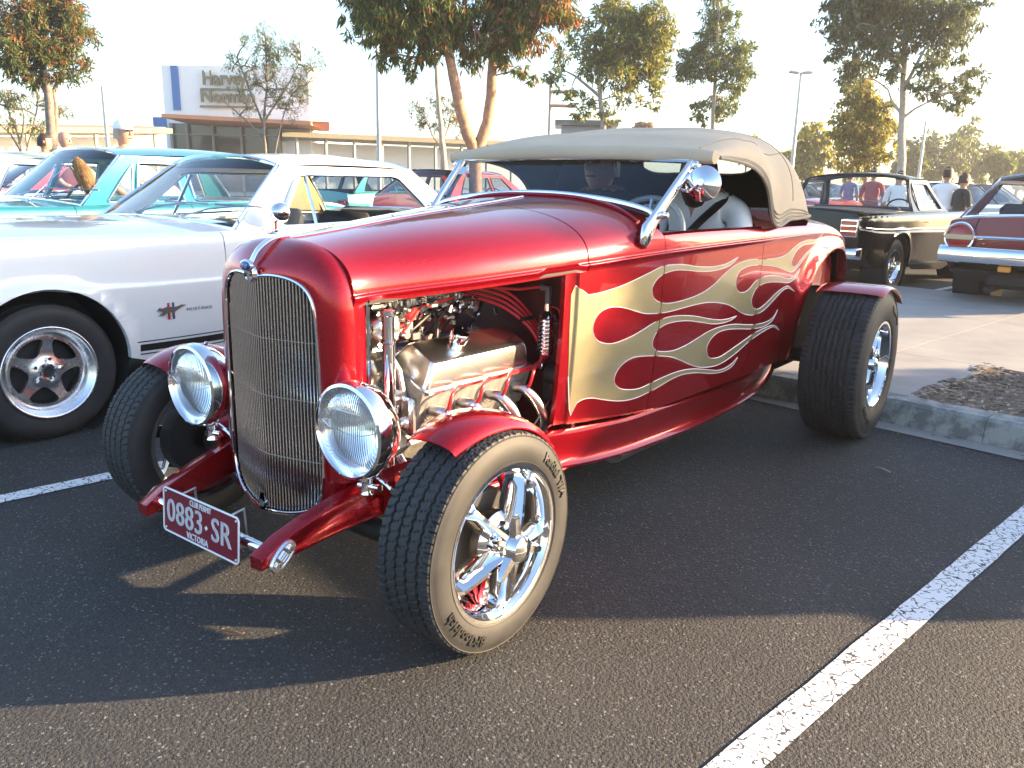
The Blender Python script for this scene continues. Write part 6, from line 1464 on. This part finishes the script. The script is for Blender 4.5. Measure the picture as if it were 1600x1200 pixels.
# bushy tree off to the right that shades the roadster's side and top
def shade_tree(t, n, label):
    rn = random.Random(5); c0 = VP*t + VN*n; root = thing('gum_tree', label, 'tree', (c0.x, c0.y, .1)); b = MB(); b.tube([(0, 0, 0), (.05, .02, 1.2), (-.04, .03, 2.6), (0, 0, 4.2)], [.16, .13, .10, .05], 9); b.build('trunk', BARKP, root, 60)
    cr = MB()
    for _ in range(9000):
        a, r = rn.random()*2*PI, math.sqrt(rn.random()); z = 1.15 + 3.9*rn.random(); w_ = (1.0 if z < 4 else 1.0 - (z - 4)*.45)
        p = VN*(r*math.cos(a)*.95*w_) + VP*(r*math.sin(a)*1.3*w_) + Vector((0, 0, z)); dr = Vector((rn.gauss(0, 1), rn.gauss(0, 1), rn.gauss(0, 1) - 1)).normalized(); L_ = .2*rn.uniform(.7, 1.3)
        sd = dr.cross(Vector((rn.gauss(0, 1), rn.gauss(0, 1), rn.gauss(0, 1)))).normalized()*(L_*.2); cr.cur = rn.choice((0, 0, 1)); cr.add([p, p + dr*L_*.45 + sd, p + dr*L_, p + dr*L_*.45 - sd], [[0, 1, 2, 3]])
    cr.build('crown', [LD, LG], root, smooth=False)
shade_tree(11.5, -1.28, 'bushy gum beyond the garden bed to the right')
# ================================================================ people
def skinmesh(pts, edges, name, mats, parent, pick=None, sub=1, root=0):
    me = bpy.data.meshes.new(name); me.from_pydata([p[0] for p in pts], edges, []); o = bpy.data.objects.new(name, me); COL.objects.link(o)
    o.modifiers.new('skin', 'SKIN'); sv = me.skin_vertices[0].data
    for i, p in enumerate(pts): sv[i].radius = (p[1], p[2] if len(p) > 2 else p[1])
    sv[root].use_root = True
    s = o.modifiers.new('sub', 'SUBSURF'); s.levels = sub; s.render_levels = sub
    dg = bpy.context.evaluated_depsgraph_get(); dg.update(); m2 = bpy.data.meshes.new_from_object(o.evaluated_get(dg)); bpy.data.objects.remove(o); bpy.data.meshes.remove(me)
    m2.name = name
    for m in mats: m2.materials.append(m)
    for p in m2.polygons:
        p.use_smooth = True
        if pick: p.material_index = pick(p.center)
    o = bpy.data.objects.new(name, m2); link(o, parent); return o
def head(parent, c, yaw, hair, cap=None, beard=False, glasses=False, s=1.0):
    """head with nose, ears, eyes, mouth; faces -Y before the turn"""
    r = Matrix.Rotation(yaw, 3, 'Z'); C = Vector(c)
    m = MB(); secs = []
    for z, wx, wy, oy in ((-.125, .045, .05, .012), (-.10, .052, .066, .0), (-.07, .064, .082, -.004), (-.03, .073, .094, .0), (.01, .077, .098, .004), (.05, .076, .099, .008), (.085, .064, .086, .012), (.108, .042, .058, .014), (.118, .01, .014, .015)):
        secs.append([C + r @ (Vector((wx*math.cos(a), oy + wy*math.sin(a)*(1 if math.sin(a) > 0 else .96), z))*s) for a in lin(0, 2*PI, 21)[:-1]])
    m.loft(secs, True, True)
    m.loft([[C + r @ (Vector((q*k, -.088 - k2, z))*s) for q in (-1, 0, 1)] for z, k, k2 in ((.022, .006, .0), (-.0, .010, .016), (-.022, .017, .024), (-.034, .014, .004))], closed=False)
    for sx in (1, -1): m.ball(C + r @ (Vector((.079*sx, .012, .0))*s), .022*s, 8, (.35, .8, 1.25))
    m.cyl(C + r @ (Vector((0, .02, -.20))*s), C + r @ (Vector((0, .015, -.09))*s), .052*s, 14)
    m.build('head', SKIN, parent, 60)
    e = MB()
    for sx in (1, -1): e.ball(C + r @ (Vector((.031*sx, -.087, .018))*s), .012*s, 8, (1.2, .5, .7))
    e.tube([C + r @ (Vector((q, -.092 + 8*q*q, -.058))*s) for q in (-.025, -.012, 0, .012, .025)], .004*s, 5); e.build('eyes_and_mouth', mat('eye_dark', (.05, .02, .02), .4), parent)
    def shell(z0, k, ymin, m_, nm):
        b = MB(); secs = []
        for t in lin(0, 1, 9):
            z = z0 + (.132 - z0)*t; q = math.sqrt(max(0.0, 1 - ((z - .0)/.132)**2)) if z > 0 else 1.0
            row = []
            for a in lin(ymin, PI - ymin, 19): row.append(C + r @ (Vector((.084*k*q*math.cos(a), .012 + .106*k*q*math.sin(a), z))*s))
            secs.append(row)
        b.loft(secs, closed=False); b.build(nm, m_, parent, 70)
    if hair: shell(-.06, 1.0, -.25, hair, 'hair'); shell(.055, 1.02, -PI/2 - .01, hair, 'hair_top')
    if cap:
        b = MB(); secs = []
        for t in lin(0, 1, 7):
            z = .035 + .105*t; q = math.sqrt(max(0, 1 - t**2.4)); secs.append([C + r @ (Vector((.088*q*math.cos(a), .008 + .110*q*math.sin(a), z))*s) for a in lin(0, 2*PI, 25)])
        b.loft(secs, closed=False)
        b.loft([[C + r @ (Vector((.082*math.cos(a)*k, .0 + .10*math.sin(a)*(1 if k == 1 else 1.75), .045 - (.02 if k != 1 else 0)))*s) for a in lin(PI + .15, 2*PI - .15, 13)] for k in (1, .92)], closed=False); b.build('cap', cap, parent, 50)
    if beard:
        b = MB(); b.loft([[C + r @ (Vector((wx*math.cos(a), -.0 + wy*math.sin(a), z))*s) for a in lin(PI - .05, 2*PI + .05, 15)] for z, wx, wy in ((-.03, .077, .088), (-.05, .074, .099), (-.08, .070, .098), (-.11, .060, .086), (-.14, .044, .066), (-.15, .02, .04))], closed=False); b.build('beard', HAIRD, parent, 70)
    if glasses:
        b = MB()
        for sx in (1, -1): b.box(C + r @ (Vector((.034*sx, -.101, .018))*s), (.055*s, .008, .034*s), r, bev=.004); b.tube([C + r @ (Vector((.062*sx, -.098, .024))*s), C + r @ (Vector((.082*sx, .01, .02))*s)], .003, 5)
        b.tube([C + r @ (Vector((-.01, -.103, .024))*s), C + r @ (Vector((.01, -.103, .024))*s)], .003, 5); b.build('sunglasses', BLACK, parent)
def hand(parent, c, ax, up, s, m=SKIN):
    """palm with four curled fingers and a thumb"""
    A = Vector(ax).normalized(); U = (Vector(up) - A*Vector(up).dot(A)).normalized(); S_ = A.cross(U); C = Vector(c); b = MB()
    b.loft([[C + A*t + S_*(w*math.cos(a)) + U*(.014*math.sin(a)) for a in lin(0, 2*PI, 9)[:-1]] for t, w in ((-.02, .026), (.02, .038), (.07, .042), (.085, .038))], True, True)
    for k, ln in enumerate((.065, .078, .074, .056)):
        o = C + A*.08 + S_*(-.03 + .02*k); b.tube([o - A*.01, o + A*ln*.4 - U*.006, o + A*ln*.72 - U*.028, o + A*ln*.78 - U*.05], [.0095, .009, .0085, .007], 7)
    o = C + A*.02 - S_*.034*s; b.tube([o, o - S_*.03*s + A*.03 - U*.01, o - S_*.03*s + A*.06 - U*.025], [.012, .011, .009], 7); b.build('hand', m, parent, 60)
def standing(label, px, py_head, d, yaw, top, hair, legs=JEANS, cap=None, ht=None, glasses=False, group=None, slim=1.0, bend=0.0):
    p = at(px, py_head, d); H = (p.z if ht is None else ht); s = (H + .0)/1.62
    root = thing('person', label, 'person', (p.x, p.y, 0), yaw, group)
    Z = lambda q: q*s
    pts = [((0, 0, Z(.93)), .155*s*slim, .115*s), ((0, .01, Z(1.10)), .15*s*slim, .105*s), ((0, .01, Z(1.28)), .17*s*slim, .11*s), ((0, .01, Z(1.41)), .10*s*slim, .085*s), ((0, 0, Z(1.48)), .055*s)]
    ed = [(0, 1), (1, 2), (2, 3), (3, 4)]
    for sx in (1, -1):
        i = len(pts)
        pts += [((.19*s*sx*slim, .01, Z(1.38)), .062*s), ((.25*s*sx*slim, .0, Z(1.12)), .05*s), ((.20*s*sx, -.12*s - bend, Z(.98) + bend), .04*s), ((.15*s*sx, -.20*s - bend, Z(.96) + bend), .032*s)]
        ed += [(3, i), (i, i+1), (i+1, i+2), (i+2, i+3)]
        j = len(pts)
        pts += [((.09*s*sx, 0, Z(.86)), .095*s), ((.10*s*sx, -.01, Z(.48)), .065*s), ((.10*s*sx, .02, Z(.09)), .045*s), ((.11*s*sx, -.10*s, Z(.045)), .045*s)]
        ed += [(0, j), (j, j+1), (j+1, j+2), (j+2, j+3)]
    def pick(c):
        if c.z < Z(.12): return 3
        if c.z < Z(.97) and abs(c.x) < .19*s and c.y > -.09*s: return 1
        if c.z > Z(1.46): return 2
        if math.hypot(c.x, c.y + .0) > .2*s and c.z < Z(1.14): return 2
        return 0
    skinmesh(pts, ed, 'body', [top, legs, SKIN, DARK], root, pick, 2)
    for sx in (1, -1): hand(root, (.145*s*sx, -.22*s - bend, Z(.96) + bend), (-.3*sx, -1, 0), (0, 0, 1), sx)
    head(root, (0, -.01, Z(1.62)), 0, hair, cap, False, glasses, s)
    return root
gB = 'people standing among the cars'
standing('person with dark hair seen from behind beside the tree at the left', 70, 222, 15.5, 2.6, TEED, HAIRD)
standing('bald person in a dark red top next to the tree trunk at the left', 101, 219, 15, 1.9, mat('wine_cotton', (.12, .02, .03), .9), None)
standing('person in a white cap and white shirt behind the turquoise sedan', 192, 207, 10.2, 1.9, TEEW, HAIRG, cap=TEEW)
standing('person in a loose white shirt standing in front of the black utility', 1482, 272, 15.6, 3.3 - .3, TEEW, HAIRD, slim=1.05, bend=.04)
standing('person in a dark shirt leaning close to the one in white', 1507, 281, 15.3, 2.3, TEED, mat('brown_hair', (.06, .035, .02), .6), slim=.95, bend=.04)
standing('person in a red shirt seen through the utility rear window', 1366, 277, 19, 3.0, TEER, HAIRD, ht=1.56)
standing('person in white seen through the right of the utility window', 1408, 276, 16.5, 3.3, TEEW, HAIRD, ht=1.47)
standing('person in pale blue seen far through the utility window', 1328, 290, 26, 3.0, TEEB, HAIRD, ht=1.6)
# driver and passenger sit in the roadster
def sitter(label, x, y, top, hd, **kw):
    root = thing('person', label, 'person', (x, y, .66))
    pts = [((0, 0, .06), .15, .13), ((0, .03, .22), .155, .12), ((0, .02, .38), .18, .115), ((0, .0, .49), .11, .085), ((0, -.02, .55), .055)]
    ed = [(0, 1), (1, 2), (2, 3), (3, 4)]
    for sx in (1, -1):
        i = len(pts); pts += [((.19*sx, -.0, .45), .066), ((.245*sx, -.10, .22), .052), ((.15*sx, -.33, .30), .04), ((.12*sx, -.39, .34), .032)] if kw.get('drive') else [((.19*sx, 0, .45), .066), ((.24*sx, -.03, .20), .052), ((.14*sx, -.22, .08), .04), ((.10*sx, -.30, .07), .032)]
        ed += [(3, i), (i, i+1), (i+1, i+2), (i+2, i+3)]
        j = len(pts); pts += [((.09*sx, -.10, .04), .095), ((.11*sx, -.46, .06), .068), ((.11*sx, -.60, -.22), .048), ((.11*sx, -.70, -.25), .04)]; ed += [(0, j), (j, j+1), (j+1, j+2), (j+2, j+3)]
    def pick(c):
        if c.z > .535: return 2
        if c.y < -.12 and c.z < .13 and abs(c.x) < .2: return 1
        if c.y < -.13: return 2
        return 0
    skinmesh(pts, ed, 'body', [top, JEANS, SKIN], root, pick, 2)
    for sx in (1, -1): hand(root, (.12*sx, -.40, .345) if kw.get('drive') else (.10*sx, -.31, .07), (-.2*sx, -1, .3), (0, 0, 1), sx)
    head(root, (0, -.055, .615) if kw.get('drive') else (0, -.035, .655), hd, HAIRD, None, kw.get('beard'), kw.get('glasses'))
    return root
DRV = sitter('bearded driver in a white t shirt with a black belt across the shoulder', .31, 2.02, TEEW, .25, beard=True, drive=True)
b = MB(); b.tube(smooth_path([(.12, .09, .50), (.125, .0, .525), (.12, -.085, .48), (.06, -.145, .40), (-.04, -.155, .28), (-.12, -.135, .12)], 5), .026, 8, flat=.25); b.build('seat_belt', BLACK, DRV)
sitter('passenger in sunglasses seen dimly through the windscreen', -.22, 2.02, TEED, 0, glasses=True)
